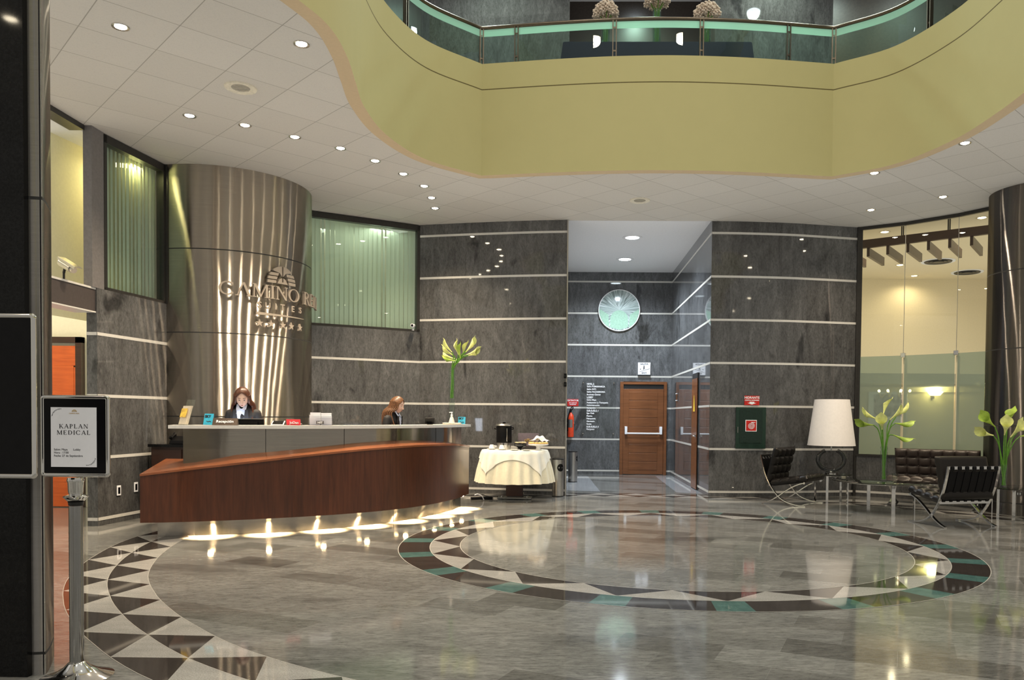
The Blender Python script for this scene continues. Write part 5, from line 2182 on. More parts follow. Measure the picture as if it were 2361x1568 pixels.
def cloth_skin(R, ztop, drop, flare, nf, amp, NA=180, NZ=16, seed=1, zfun=None):
    rr = random.Random(seed)
    ph = [rr.uniform(0, 2 * pi) for _ in range(3)]
    rows = []
    for j in range(-3, NZ + 1):
        row = []
        for i in range(NA):
            a = 2 * pi * i / NA
            if j < 0:
                k = (j + 4) / 4
                row.append((R * k * cos(a), R * k * sin(a), ztop))
                continue
            D = drop(a) if callable(drop) else drop
            d_ = D * j / NZ
            z = ztop - d_
            f = amp * min(1, d_ * 3.2) * (cos(nf * a + ph[0]) + .5 * cos((nf // 2 + 3) * a + ph[1])) * .6
            r = R + .012 * min(1, d_ * 20) + flare * d_ + f
            row.append((r * cos(a), r * sin(a), z - (.004 if j == 0 else 0)))
        rows.append(row)
    mb = MB()
    mb.grid(rows, cu=True)
    mb.poly([p for p in rows[0]])
    return mb


o = cloth_skin(.505, .775, .50, .20, 22, .032, seed=2).build('tablecloth', CLOTH, None, smooth=60, loc=(*BT, 0))
tag(o, 'long cream tablecloth hanging in folds to near the floor on the buffet table', 'tablecloth')


def sq_drop(a):
    h = .66 / max(abs(cos(a)), abs(sin(a)))
    return max(h - .525, .02)


o = cloth_skin(.518, .781, sq_drop, .20, 22, .032, seed=2).build('overlay_cloth', CLOTH2, None, smooth=60, loc=(*BT, 0))
tag(o, 'white square overlay cloth with four pointed corners on top of the cream tablecloth', 'tablecloth')
TZ = .783
bp = lambda px, Y: (x_at(px, 1030, Y), Y)
x, y = bp(1162, 12.45)
t = thing('coffee_urn', 'black coffee urn with steel base and steel lid on the buffet table', 'coffee urn', (x, y, TZ))
q = MB()
q.lathe([(.105, 0), (.11, .01), (.108, .105)], 32)
q.build('base', ALU, t, smooth=40)
q = MB()
q.lathe([(.122, .105), (.124, .11), (.122, .365), (.118, .37)], 32)
q.build('tank', BLACKP, t, smooth=40)
q = MB()
q.lathe([(.135, .37), (.137, .378), (.12, .398), (.05, .408), (.02, .41)], 32)
q.build('lid', ALU, t, smooth=40)
q = MB()
q.lathe([(.02, .41), (.024, .425), (.02, .432)], 16)
q.build('knob', BLACKP, t, smooth=40)
for s in (-1, 1):
    q = MB()
    q.tube([(s * .12, 0, .345), (s * .155, 0, .34), (s * .157, 0, .325), (s * .12, 0, .315)], .008, 8)
    q.build('handle', BLACKP, t, smooth=50)
q = MB()
q.tube([(.055, -.115, .13), (.055, -.13, .13), (.055, -.13, .33), (.055, -.115, .33)], .007, 8)
q.build('sight_glass', CHROME, t, smooth=50)
q = MB()
q.bar((0.0, -.115, .075), (0, -.165, .07), .018, .02)
q.box(-.004, -.166, .07, .004, -.15, .11)
q.build('tap', BLACKP, t)
x, y = bp(1218, 12.62)
t = thing('tea_box', 'grey purple presentation box standing open with a gold rimmed label behind the snacks', 'box', (x, y, TZ))
q = MB()
q.obox((0, .02, .13), (.33, .02, .25), Matrix.Rotation(-.12, 3, 'X'))
q.build('lid', plain('grey purple card', (.13, .105, .125), .5), t, bevel=.003)
q = MB()
q.box(-.165, -.13, .001, .165, .0, .05)
q.build('tray', plain('dark card tray', (.03, .025, .028), .5), t)
q = MB()
for a, b, w, h, mi in ((0, .135, .118, .036, 0), (0, .135, .106, .026, 1)):
    q.obox((a, .005 - mi * .0015 + .002, b), (w, .003, h), Matrix.Rotation(-.12, 3, 'X'), mi)
q.obox((0, .006, .158), (.04, .003, .014), Matrix.Rotation(-.12, 3, 'X'), 0)
q.obox((0, .0005, .135), (.09, .002, .007), Matrix.Rotation(-.12, 3, 'X'), 0)
q.build('emblem', [GOLD, BLACKM], t)
x, y = bp(1199, 12.30)
t = thing('snack_dish', 'black glass footed dish filled with pale biscuits on the buffet table', 'dish', (x, y, TZ))
q = MB()
q.lathe([(.06, 0), (.06, .008), (.025, .015), (.03, .03), (.10, .06), (.105, .10), (.10, .10), (.09, .065)], 28)
q.build('dish', plain('black glass', (.02, .02, .022), .08), t, smooth=40)
rr = random.Random(5)
for i in range(9):
    a, r = i * 2.4, .03 + .055 * ((i * 7) % 9) / 9
    q = MB()
    q.ball((r * cos(a), r * sin(a), .104 + .006 * (i % 3)), .026, 10, sc=(1.3, .9, .45))
    q.build('biscuit', plain('pale biscuit', (.72, .55, .33), .7), t, smooth=60)
x, y = bp(1241, 12.27)
t = thing('snack_tray', 'oval basket tray of golden pastries raised on a white stand', 'tray', (x, y, TZ))
q = MB()
q.lathe([(.05, 0), (.05, .01), (.035, .02), (.035, .055), (.06, .065)], 20)
q.build('stand', WHITEG, t, smooth=40)
q = MB()
q.lathe([(.08, .065), (.15, .075), (.165, .092), (.16, .096), (.14, .082), (.02, .078)], 32, sq=.7)
q.build('tray', WHITEG, t, smooth=40)
for i in range(14):
    a = 2 * pi * i / 14
    q = MB()
    q.ball((.125 * cos(a), .085 * sin(a), .108), .030, 10, sc=(1.05, .9, .62))
    q.build('pastry', plain('golden pastry', (.78, .50, .17), .55, 0, .25, 60), t, smooth=60)
t = MB()
rows = []
for j in range(9):
    rows.append([((u - .5) * .24 + (j - 4) * .010, (j / 8 - .5) * .16 + .02 * sin(u * 9), .115 + .085 * max(0, 1 - ((u - .5) ** 2 * 3.6 + (j / 8 - .5) ** 2 * 2.2)) + .014 * sin(u * 14 + j)) for u in [i / 14 for i in range(15)]])
t.grid(rows)
o = t.build('napkin', plain('white linen napkin', (.84, .80, .72), .85), None, smooth=60, loc=(x + .02, y + .03, TZ + .022))
tag(o, 'folded white napkin heaped over the pastry tray', 'napkin')


def saucer_cup(label, px, Y, cup=True, inv=True):
    x, y = bp(px, Y)
    t = thing('cup' if cup else 'saucer', label, 'cup' if cup else 'saucer', (x, y, TZ), 0, 'white china on the buffet table')
    if cup:
        q = MB()
        q.lathe([(.05, .008), (.046, .03), (.03, .068), (.024, .075), (.001, .075)], 24)
        q.build('body', WHITEG, t, smooth=40)
        q = MB()
        q.tube([(.043, 0, .03), (.068, 0, .035), (.068, 0, .055), (.036, 0, .06)], .006, 8)
        q.build('handle', WHITEG, t, smooth=50)
    q = MB()
    q.lathe([(.035, 0), (.078, .010), (.08, .014), (.04, .007), (.001, .006)], 28)
    q.build('saucer' if cup else 'dish', WHITEG, t, smooth=40)


saucer_cup('white cup turned down on its saucer, leftmost on the buffet table', 1134, 12.38)
saucer_cup('white cup turned down on its saucer in front of the coffee urn', 1157, 12.24)
saucer_cup('empty white saucer right of the cups at the buffet table edge', 1187, 12.06, False)
saucer_cup('empty white saucer in front of the black glass dish', 1214, 12.04, False)
q = MB()
q.tube(smooth_path([(-1.375, 11.95, .10), (-1.33, 12.0, .11), (-1.27, 12.05, .07), (-1.25, 12.1, .012)], 6), .008, 8)
o = q.build('cable', WHITEP, None, smooth=60)
tag(o, 'white cable end sticking out beside the right end of the desk', 'cable')
t = thing('power_strip', 'black power strip on the floor between desk end and buffet table', 'power strip', (-1.3, 12.25, .001), .35)
q = MB()
q.box(-.17, -.03, 0, .17, .03, .04)
q.build('body', BLACKP, t, bevel=.006)
q = MB()
q.tube(smooth_path([(.16, 0, .02), (.2, .05, .012), (.2, .25, .012), (.15, .6, .012)], 6), .006, 8)
q.build('cord', BLACKP, t, smooth=60)

# ------------------------------------------------------------------ gallery railing, flower table
rl = thing('gallery_railing', 'bronze handrail with green glass panels along the balcony edge', 'railing', (0, 0, 0))
EI = offset(EDGE, .05)                 # just outside the lip
i0 = min(range(len(EDGE)), key=lambda i: abs(EDGE[i][0] + 2.07) + abs(EDGE[i][1] - 7.7))
i1 = min(range(len(EDGE)), key=lambda i: abs(EDGE[i][0] - 4.466) + abs(EDGE[i][1] - 7.7))
seg = EI[i0:i1 + 1]
q = MB()
q.tube([(x, y, 6.525) for x, y in seg], .024, 10)
q.build('handrail', BRONZE, rl, smooth=60)
q = MB()
for (a, b) in zip(seg, seg[1:]):
    q.bar((*a, 6.037), (*b, 6.037), .03, .014)
q.build('base_rail', BRONZE, rl)
posts = [(957, 62, 9), (1109, 150, 0), (1197, 143, 0), (1410, 133, 0), (1621, 132, 0), (1830, 137, 0), (1921, 143, 0), (2120, 68, 0)]
pp = []
for px, py, _ in posts:
    x, y = on_z(px, py, 6.03)
    k = min(range(len(seg)), key=lambda i: (seg[i][0] - x) ** 2 + (seg[i][1] - y) ** 2)
    pp.append(k)
pp = [0] + sorted(set(pp)) + [len(seg) - 1]
for k in pp[1:-1]:
    x, y = seg[k]
    a, b = seg[max(k - 1, 0)], seg[min(k + 1, len(seg) - 1)]
    an = math.atan2(b[1] - a[1], b[0] - a[0])
    q = MB()
    for s in (-.022, .022):
        q.obox((x + s * cos(an), y + s * sin(an), 6.275), (.012, .05, .47), Matrix.Rotation(an, 3, 'Z'))
    for z in (6.12, 6.42):
        q.obox((x, y, z), (.05, .02, .02), Matrix.Rotation(an, 3, 'Z'))
    q.build('post', BRONZE, rl)
for ka, kb in zip(pp, pp[1:]):
    if kb - ka < 1:
        continue
    pts_ = seg[ka:kb + 1]
    g = MB()
    g.grid([[(x, y, 6.05) for x, y in pts_], [(x, y, 6.50) for x, y in pts_]])
    gp = g.build('glass_panel', GLASS_R, rl, fix=False)
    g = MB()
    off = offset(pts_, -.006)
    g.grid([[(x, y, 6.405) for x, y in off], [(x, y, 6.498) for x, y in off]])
    g.build('painted_reflection', REFL_BAND, gp, fix=False)  # reflected light under the handrail, painted as a strip

FT = (1.25, 11.62)
t = thing('flower_table', 'long gallery table under a navy cloth behind the balcony railing', 'table', (*FT, 6.031))
q = MB()
q.box(-1.3, -.28, .58, 1.3, .28, .60)
q.build('tabletop', WOOD_DK, t)
for sx in (-1.2, 1.2):
    for sy in (-.22, .22):
        q = MB()
        q.box(sx - .025, sy - .025, .0, sx + .025, sy + .025, .58)
        q.build('leg', WOOD_DK, t)
q = MB()
rows = []
for s in range(2):
    pass
n_ = 60


def rect_path(w, d, f):
    out = []
    for i in range(n_):
        u = i / n_ * 4
        k, r = int(u), u - int(u)
        c = [(-1, -1), (1, -1), (1, 1), (-1, 1)]
        a, b = c[k], c[(k + 1) % 4]
        out.append(((a[0] + (b[0] - a[0]) * r) * w, (a[1] + (b[1] - a[1]) * r) * d))
    return out


top = rect_path(1.32, .30, 0)
rows = [[(x, y, .606) for x, y in top], [(x * 1.012, y * 1.03, .59) for x, y in top], [(x * (1.07 + .006 * sin(i * 1.9)), y * (1.16 + .03 * sin(i * 1.9)), .03) for i, (x, y) in enumerate(top)]]
q.grid(rows, cu=True)
q.poly(rows[0])
o = q.build('tablecloth', BLUEC, None, smooth=50, loc=(*FT, 6.031))
tag(o, 'navy blue cloth draped to the floor over the gallery flower table', 'tablecloth')


def flower_vase(label, px, hv, zf, rf, sq):
    x = x_at(px, 100, 11.6)
    t = thing('hydrangea_vase', label, 'vase of flowers', (x, 11.6, 6.638), 0, 'hydrangea vases on the gallery table')
    q = MB()
    q.lathe([(.055, 0), (.06, .02), (.062, hv), (.056, hv), (.052, .03)], 24)
    q.build('vase', m_glass('gallery vase glass', (.80, .92, .86), 1.), t, smooth=40)
    for i in range(7):
        a = i * 2.4
        q = MB()
        q.tube([(.02 * cos(a), .02 * sin(a), .02), (.035 * cos(a), .035 * sin(a), hv), (.10 * cos(a), .10 * sin(a), hv + .1)], .006, 6)
        q.build('stem', GREEN_S, t, smooth=60)
    rr = random.Random(px)
    for i in range(34):
        a, e = i * 2.399963, 1 - (i + .5) / 34 * 1.25
        r = math.sqrt(max(0, 1 - e * e))
        q = MB()
        cx_, cy_, cz_ = rf * r * cos(a), rf * r * sin(a), hv + zf + rf * sq * e
        for k in range(12):
            b, f = k * 2.399963, 1 - (k + .5) / 12 * 2
            g = math.sqrt(1 - f * f)
            q.ball((cx_ + .036 * g * cos(b), cy_ + .036 * g * sin(b), cz_ + .036 * f), .015 + rr.uniform(-.003, .004), 5)
        q.build('blossom', FLOWER, t, smooth=60)


flower_vase('glass vase of pale pink white blossoms, first on the gallery table from the desk side', 1396, .42, .10, .155, 1.0)
flower_vase('taller glass vase of pale pink white blossoms in the middle of the gallery table', 1514, .58, .12, .155, .9)
flower_vase('glass vase of pale pink white blossoms, first on the gallery table from the lounge side', 1629, .42, .08, .165, .95)

# ------------------------------------------------------------------ restaurant fittings
b0, b1 = Vector(on_y(1981, 565, 15.0)), Vector(on_y(2281, 528, 13.75))
zb_ = 4.585
b0.z = b1.z = zb_
bd = (b1 - b0).normalized()
bn = Vector((-bd.y, bd.x, 0))
if bn.y < 0:
    bn = -bn
b0 -= bd * .3
b1 += bd * 1.2
t = thing('pergola', 'dark wooden pergola beam with slanting rafters hung from the restaurant ceiling', 'pergola', (0, 0, 0))
q = MB()
q.bar(b0, b1, .08, .15)
q.build('beam', WOOD_DK, t)
L_ = (b1 - b0).length
rd = bn
for i in range(9):
    a = b0 + bd * (.12 + i * .345) - Vector((0, 0, .155))
    q = MB()
    q.bar(a, a + rd * 1.1, .05, .16)
    q.build('rafter', WOOD_DK, t)
for px in (2079, 2083, 2186, 2190):
    s = sight(px, 540)
    u = (b0.x * s.y - b0.y * s.x) / (bd.y * s.x - bd.x * s.y)
    p = b0 + bd * u
    q = MB()
    q.tube([(p.x, p.y, zb_ + .07), (p.x, p.y, RCZ - .002)], .012, 8)
    q.build('hanger_rod', BLACKM, t)
for i, (px, py) in enumerate(((2163, 602), (2230, 627))):
    x, y = on_z(px, py, RCZ)
    t = thing('air_vent', ['round dark ceiling air vent in the restaurant, nearer the glass', 'round dark ceiling air vent in the restaurant, farther from the glass'][i], 'air vent', (x, y, RCZ - .001), 0, 'restaurant ceiling vents')
    q = MB()
    q.lathe([(.30, -.01), (.36, -.02), (.37, 0)], 36, cap=False)
    q.build('rim', WHITE, t, smooth=40)
    q = MB()
    q.lathe([(.001, -.03), (.12, -.03), (.12, -.012), (.2, -.03), (.2, -.012), (.29, -.03), (.30, -.008)], 36, cap=False)
    q.build('louvre', BLACKM, t)
# partition, picture, sconce and chandelier behind the frosted panes
q = MB()
q.box(5.4, 17.2, 0, 10.5, 17.35, 1.9)
q.box(5.2, 17.1, 1.9, 10.6, 17.4, 2.1)
struct(q.build('wall_partition', CREAM), 'cream partition behind the frosted panes')
q = MB()
q.box(5.45, 15.4, 2.0, 10.4, 17.09, 2.2)
struct(q.build('beam_soffit', plain('grey cream soffit', (.42, .38, .26), .8)), 'low soffit behind the frosted panes')
c = on_y(2152, 909, 17.12)
t = thing('wall_sconce', 'glowing wall sconce seen through the frosted restaurant glass', 'wall lamp', (c.x, 17.195, c.z))
q = MB()
q.box(-.02, -.08, -.10, .02, 0, -.02)
q.build('bracket', BRONZE, t)
q = MB()
q.lathe([(.10, -.03), (.16, .04), (.15, .05), (.09, -.02)], 28, c=(0, -.16, 0), sq=.8)
q.build('shade', emit('lit sconce glass', (1, .80, .35), 22), t, smooth=40)
add_light('POINT', 'lamp_light', (0, -.2, .12), 60, (1, .82, .42), t, shadow_soft_size=.1)
c = on_y(2062, 905, 15.6)
t = thing('chandelier', 'small branching chandelier hanging behind the left frosted pane', 'chandelier', (c.x, 15.6, 0))
q = MB()
q.tube([(0, 0, c.z + .20), (0, 0, 2.0)], .006, 6)
q.build('cord', BRONZE, t)
q = MB()
for i in range(8):
    a = 2 * pi * i / 8
    q.tube(smooth_path([(0, 0, c.z + .22), (.10 * cos(a), .10 * sin(a), c.z + .10), (.24 * cos(a), .24 * sin(a), c.z - .10), (.30 * cos(a), .30 * sin(a), c.z + .0)], 5), .008, 6)
q.build('arm', plain('pale gilded arms', (.8, .65, .35), .3, .6), t, smooth=60)
for i in range(8):
    a = 2 * pi * i / 8
    q = MB()
    q.ball((.30 * cos(a), .30 * sin(a), c.z + .03), .028, 8)
    q.build('bulb', emit('chandelier bulb', (1, .8, .45), 8), t, smooth=60)
c = on_y(2050, 935, 17.1)
t = thing('picture', 'pale framed picture on the partition behind the left frosted pane', 'picture', (c.x, 17.195, c.z))
q = MB()
q.box(-.42, -.03, -.42, .42, 0, .42)
q.build('frame', WHITE, t, bevel=.01)
q = MB()
q.box(-.30, -.034, -.24, .30, -.03, .24)
q.build('print', plain('grey violet print', (.30, .28, .30), .6, 0., .9, 12), t)

# ------------------------------------------------------------------ people
def limb(mb, pts, rad, n=14):
    P = [Vector(p) for p in pts]
    pth, rr = [], []
    for i in range(len(P) - 1):
        for k in range(5):
            u = k / 5
            pth.append(P[i].lerp(P[i + 1], u))
            rr.append(rad[i] + (rad[i + 1] - rad[i]) * u)
    pth.append(P[-1])
    rr.append(rad[-1])
    mb.tube(pth, rr, n)
    for p, r in zip(P, rad):
        mb.ball(p, r * 1.0, 12)


def head_skin(M):
    """a head as one closed skin; local axes: x to the side, -y the face, z up; origin at the middle of the head"""
    mb = MB()
    NV, NU = 44, 56
    rows = []
    for j in range(NV + 1):
        th = pi * j / NV
        z = -cos(th)
        row = []
        for i in range(NU):
            a = 2 * pi * i / NU
            sx, sy = sin(th) * cos(a), sin(th) * sin(a)
            x, y, zz = sx * .074, sy * .094, z * .112
            f = max(0, -sy)                       # towards the face
            low = max(0, -z)
            x *= 1 - .26 * low ** 1.4
            y *= 1 - .10 * low if sy < 0 else 1 - .34 * low ** 1.2
            y += -.010 * f * low
            g = lambda cx, cz, wx, wz: math.exp(-((x - cx) / wx) ** 2 - ((zz - cz) / wz) ** 2) * (1 if sy < -.2 else 0)
            y -= .021 * g(0, -.032, .011, .012) + .010 * g(0, -.012, .008, .02)        # nose
            y += .010 * (g(.030, .004, .015, .011) + g(-.030, .004, .015, .011))      # eye sockets
            y -= .005 * (g(.03, .024, .024, .008) + g(-.03, .024, .024, .008))        # brows
            y -= .005 * g(0, -.060, .020, .006) + .004 * g(0, -.071, .017, .006)      # lips
            y += .003 * g(0, -.0655, .022, .002)
            y -= .008 * g(0, -.092, .018, .016)                                       # chin
            y -= .004 * (g(.040, -.030, .02, .02) + g(-.040, -.030, .02, .02))        # cheeks
            row.append(M @ Vector((x, y, zz)))
        rows.append(row)
    mb.grid(rows[1:-1], cu=True)
    mb.poly(rows[1][::-1])
    mb.poly(rows[-2])
    for s in (-1, 1):        # ears
        mb.grid([[M @ Vector((s * (.070 + .006 * k + .004 * sin(a)), .006 + .013 * (1 - .3 * k) * cos(a), -.004 + .026 * (1 - .2 * k) * sin(a))) for a in [2 * pi * i / 14 for i in range(14)]] for k in range(2)], cu=True)
        mb.poly([M @ Vector((s * (.076 + .004 * sin(a)), .006 + .0091 * cos(a), -.004 + .0208 * sin(a))) for a in [2 * pi * i / 14 for i in range(14)]])
    return mb


def hand(mb, wrist, d, side, palm_n, curl=.5):
    """palm and five separate fingers from the wrist along d; side = towards the thumb"""
    d, side, palm_n = Vector(d).normalized(), Vector(side).normalized(), Vector(palm_n).normalized()
    w = Vector(wrist)
    rows = []
    for t_, hw, th in ((0, .024, .018), (.03, .034, .016), (.065, .040, .014), (.085, .039, .011)):
        rows.append([w + d * t_ + side * (hw * cos(a)) + palm_n * (th * sin(a)) for a in [2 * pi * i / 14 for i in range(14)]])
    mb.grid(rows, cu=True)
    mb.poly(rows[0])
    mb.poly(rows[-1])
    for k, (off, L, r) in enumerate(((.029, .066, .0085), (.010, .075, .009), (-.010, .070, .0085), (-.029, .055, .0075))):
        p = w + d * .078 + side * off
        seg, dd = [p], d.copy()
        for j, fr in enumerate((.42, .32, .26)):
            dd = (dd + palm_n * (curl * (.30 + .12 * j + .05 * k))).normalized()
            seg.append(seg[-1] + dd * L * fr)
        mb.tube(seg, [r, r * .95, r * .85, r * .7], 8)
        mb.ball(seg[-1], r * .72, 8)
    p = w + d * .025 + side * .028
    dd = (d * .7 + side * .7).normalized()
    seg = [p, p + dd * .035, p + dd * .035 + (d + side * .15 + palm_n * curl * .5).normalized() * .03, p + dd * .035 + (d + side * .15 + palm_n * curl * .5).normalized() * .052]
    mb.tube(seg, [.012, .0105, .009, .0075], 8)
    mb.ball(seg[-1], .0075, 8)


def person(label, loc, rz, S, head_rot, lean, arms, hair, longhair, hscale=1.):
    t = thing('person', label, 'person', loc, rz)
    lean_m = Matrix.Translation((0, 0, .92)) @ Matrix.Rotation(lean, 4, 'X') @ Matrix.Translation((0, 0, -.92))   # bends forward, to -y
    up = lambda x, y, z: lean_m @ Vector((x * S, y * S, z * S))
    dn = lambda x, y, z: Vector((x * S, y * S, z * S))
    body = MB()
    # legs and feet
    for s in (-1, 1):
        limb(body, [dn(s * .085, 0, .88), dn(s * .08, -.01, .47), dn(s * .078, .015, .08)], [.082 * S, .055 * S, .038 * S])
        limb(body, [dn(s * .078, .03, .045), dn(s * .083, -.05, .035), dn(s * .086, -.14, .028)], [.036 * S, .036 * S, .026 * S])
    # torso as a loft of ellipses
    rows = []
    for z, hw, hd, oy in ((.82, .15, .105, 0), (.92, .165, .115, 0), (1.02, .135, .10, 0), (1.12, .128, .098, -.005), (1.24, .145, .108, -.012), (1.32, .155, .10, -.008), (1.375, .13, .075, 0), (1.41, .07, .055, .005), (1.44, .05, .05, .005)):
        rows.append([up(hw * cos(a), oy + hd * sin(a), z) for a in [2 * pi * i / 28 for i in range(28)]])
    body.grid(rows, cu=True)
    body.poly(rows[0][::-1])
    body.poly(rows[-1])
    hp = up(0, -.01, 1.44)
    HM = Matrix.Translation(up(0, -.022, 1.452)) @ head_rot @ Matrix.Translation((0, -.022 * S, .095 * S * hscale)) @ Matrix.Scale(S * hscale, 4)
    limb(body, [up(0, .005, 1.38), up(0, -.002, 1.43), HM @ Vector((0, .018, -.06))], [.056 * S, .047 * S, .046 * S])
    hs = head_skin(HM)
    body.add(hs.v, hs.f)
    for s, (sh, el, wr, hd_, sd_, pn_) in zip((-1, 1), arms):
        limb(body, [up(*sh), up(*el), up(*wr)], [.046 * S, .038 * S, .026 * S])
        hand(body, up(*wr), hd_, sd_, pn_, .55)
    b = body.build('body', SKIN, t, fix=False)
    rm = b.modifiers.new('skin', 'REMESH')
    rm.mode = 'VOXEL'
    rm.voxel_size = .0048
    rm.use_smooth_shade = True
    sm = b.modifiers.new('soften', 'SMOOTH')
    sm.iterations = 2
    sm.factor = .4
    # eyes and mouth
    for s in (-1, 1):
        q = MB()
        q.ball((0, 0, 0), .0125, 12, sc=(1.1, .6, .26))
        q.xf(HM @ Matrix.Translation((s * .030, -.0765, .001)))
        e = q.build('eye', plain('eye white', (.75, .72, .70), .3), t, smooth=60)
        q = MB()
        q.ball((0, 0, 0), .0062, 10, sc=(1, .5, .5))
        q.xf(HM @ Matrix.Translation((s * .030, -.0825, .0005)))
        q.build('iris', INK, e, smooth=60)
        q = MB()
        q.tube([HM @ Vector((s * (.012 + .018 * k), -.092 + .006 * k * k, .026 + .004 * k - .0025 * k * k)) for k in (0, .5, 1, 1.5, 2)], [.002 * S, .003 * S, .003 * S, .0025 * S, .0015 * S], 8)
        q.build('eyebrow', hair, t, smooth=60)
        q = MB()
        q.tube([HM @ Vector((s * (.017 + .013 * k), -.0855 + .0042 * k * k, .0042 + .0022 * sin(pi * k / 2))) for k in (0, .5, 1, 1.5, 2)], .0016 * S, 6)
        q.build('eyelid', INK, t, smooth=60)
    q = MB()
    q.ball((0, 0, 0), .02, 12, sc=(.82, .30, .24))
    q.xf(HM @ Matrix.Translation((0, -.0885, -.0645)))
    q.build('mouth', LIP, t, smooth=60)
    # hair: a cap over the skull with a parting, falling into long locks
    q = MB()
    NU, rows = 48, []
    for j in range(15):
        th = j / 14 * 1.0
        row = []
        for i in range(NU):
            a = 2 * pi * i / NU
            sy = sin(a)
            face = max(0, -sy)
            lim = 1.72 - face ** 2 * .92                     # hairline
            ph_ = th * lim
            rx, ry, rz_ = .083, .103, .120
            wv = 1 + .012 * sin(a * 17 + j) * th
            row.append(HM @ Vector((rx * sin(ph_) * cos(a) * wv, (ry * sin(ph_) * sy) * wv + .004, rz_ * cos(ph_) + .002)))
        rows.append(row)
    q.grid(rows, cu=True)
    hr = q.build('hair', hair, t, smooth=70)
    so_ = hr.modifiers.new('thick', 'SOLIDIFY')
    so_.thickness = .010 * S
    so_.offset = 1
    rr = random.Random(int(S * 1000))
    for i in range(longhair):
        a = math.radians(-28 + 236 * i / (longhair - 1))     # from one temple round the back to the other
        st_ = HM @ Vector((.080 * cos(a), .098 * sin(a) + .004, .045))
        mid = HM @ Vector((.090 * cos(a), .106 * sin(a) + .008, -.045))
        base = up(0, 0, 1.36)
        out = Vector((cos(a) * 1.12, sin(a), 0))
        e1 = Vector((base.x + out.x * .115 * S, base.y + out.y * .115 * S + .012, mid.z * .42 + (base.z) * .58))
        e2 = Vector((base.x + out.x * (.125 + rr.uniform(-.012, .012)) * S, base.y + out.y * .135 * S - (.045 if sin(a) < .35 else 0), base.z - ((.17 if sin(a) < .35 else .13) + rr.uniform(-.02, .03)) * S))
        q = MB()
        p_ = smooth_path([st_, mid, e1, e2], 6)
        n2_ = len(p_)
        q.tube(p_, [.017 * S * (1 - .55 * (k / (n2_ - 1)) ** 3) for k in range(n2_)], 8, sq=(1, .8))
        q.build('hair_lock', hair, hr, smooth=70)
    # black jacket, trousers and shirt
    q = MB()
    rows = []
    for z, hw, hd, oy in ((.78, .185, .135, 0), (.90, .183, .132, 0), (1.02, .155, .12, 0), (1.12, .148, .118, -.005), (1.24, .165, .128, -.012), (1.32, .172, .12, -.008), (1.375, .148, .095, 0), (1.415, .10, .075, .004), (1.445, .072, .064, .006)):
        row = []
        for i in range(36):
            a = 2 * pi * i / 36
            k = 1.
            if z > 1.15 and sin(a) < -.70:               # opening in front for shirt
                k = 1 - .10 * min(1, (z - 1.15) / .15)
            row.append(up(hw * cos(a) * k, oy + hd * sin(a) * k, z))
        rows.append(row)
    q.grid(rows, cu=True)
    for s, (sh, el, wr, *_r) in zip((-1, 1), arms):
        sho, e_, w_ = up(*sh), up(*el), up(*wr)
        limb(q, [up(sh[0] * .55, .0, 1.345), sho, e_, e_.lerp(w_, .88)], [.062 * S, .057 * S, .050 * S, .040 * S])
    q.poly(rows[0][::-1])
    q.poly(rows[-1])
    jk = q.build('jacket', SUIT, t, fix=False)
    z_ = jk.modifiers.new('cloth', 'REMESH')
    z_.mode = 'VOXEL'
    z_.voxel_size = .010
    z_.use_smooth_shade = True
    z_ = jk.modifiers.new('soften', 'SMOOTH')
    z_.iterations = 8
    z_.factor = .5
    q = MB()
    for s in (-1, 1):
        limb(q, [dn(s * .088, 0, .86), dn(s * .082, -.01, .47), dn(s * .08, .015, .10)], [.098 * S, .07 * S, .058 * S])
    q.build('trousers', SUIT, t, smooth=60)
    for s in (-1, 1):
        q = MB()
        limb(q, [dn(s * .078, .04, .046), dn(s * .083, -.05, .042), dn(s * .086, -.15, .036)], [.043 * S, .043 * S, .034 * S])
        q.build('shoe', BLACKP, t, smooth=60)
    q = MB()          # shirt front and collar
    for s in (-1, 1):
        q.poly([up(0, -.147, 1.16), up(s * .050, -.135, 1.36), up(s * .055, -.085, 1.43), up(0, -.085, 1.405)][::s])
        q.poly([up(s * .008, -.105, 1.40), up(s * .055, -.120, 1.385), up(s * .062, -.055, 1.455), up(s * .042, -.062, 1.462)][::s])
    q.build('shirt', SHIRT, t, smooth=30)
    for s in (-1, 1):
        q = MB()
        q.poly([up(s * .002, -.152, 1.15), up(s * .09, -.137, 1.30), up(s * .082, -.128, 1.40), up(s * .050, -.128, 1.40), up(s * .036, -.142, 1.30)][::s])
        lp = q.build('lapel', SUIT, t)
        z_ = lp.modifiers.new('thick', 'SOLIDIFY')
        z_.thickness = .006
    return t


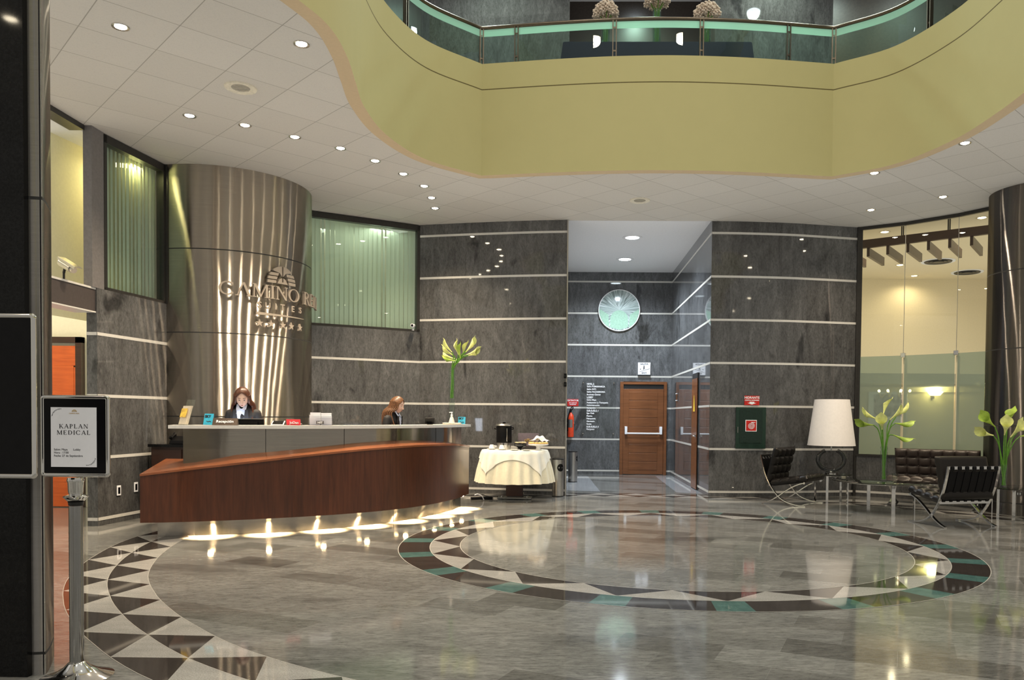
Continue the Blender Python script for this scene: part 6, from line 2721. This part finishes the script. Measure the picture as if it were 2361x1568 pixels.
x1 = x_at(566, 922, 9.25)
hr1 = Matrix.Rotation(math.radians(10), 4, 'Z') @ Matrix.Rotation(math.radians(24), 4, 'X')
fw = lambda x, y, z: Vector((x, y, z))
person('person with long auburn hair in a black jacket looking down at the desk monitor', (x1 - .01, 9.25, 0), math.radians(8), .985, hr1, math.radians(7),
       [((-.152, 0, 1.335), (-.195, -.04, 1.08), (-.12, -.20, .90), (.3, -1, -.12), (.9, .3, 0), (0, .1, -1)), ((.152, 0, 1.335), (.195, -.04, 1.08), (.12, -.20, .90), (-.3, -1, -.12), (-.9, .3, 0), (0, .1, -1))],
       HAIR_A, 22)
x2 = x_at(905, 950, 10.66)
hr2 = Matrix.Rotation(math.radians(14), 4, 'X')
person('person with chestnut hair in a black jacket, in profile behind the desk', (x2 - .06, 10.66, 0), math.radians(78), .945, hr2, math.radians(9),
       [((-.152, 0, 1.335), (-.205, -.05, 1.08), (-.12, -.22, .92), (.25, -1, -.2), (.9, .3, 0), (0, .1, -1)), ((.152, 0, 1.335), (.205, -.05, 1.08), (.12, -.22, .92), (-.25, -1, -.2), (-.9, .3, 0), (0, .1, -1))],
       HAIR_B, 20)

# ------------------------------------------------------------------ world and view
w = bpy.data.worlds.new('hall')
bpy.context.scene.world = w
w.use_nodes = True
bg = w.node_tree.nodes['Background']
bg.inputs[0].default_value = (1, .93, .80, 1)
bg.inputs[1].default_value = .32
w.light_settings.ao_factor = .46
w.light_settings.distance = 2.5
sc = bpy.context.scene
sc.view_settings.view_transform = 'Standard'
sc.view_settings.look = 'None'
sc.view_settings.gamma = 1
sc.view_settings.use_curve_mapping = False
sc.view_settings.exposure = 0
sc.cycles.use_denoising = True
sc.cycles.use_fast_gi = True
sc.cycles.fast_gi_method = 'ADD'
sc.cycles.ao_bounces = 2
sc.cycles.ao_bounces_render = 2
sc.cycles.sample_clamp_indirect = 6
sc.cycles.max_bounces = 8
sc.cycles.transparent_max_bounces = 16
sc.cycles.caustics_reflective = False
sc.cycles.caustics_refractive = False
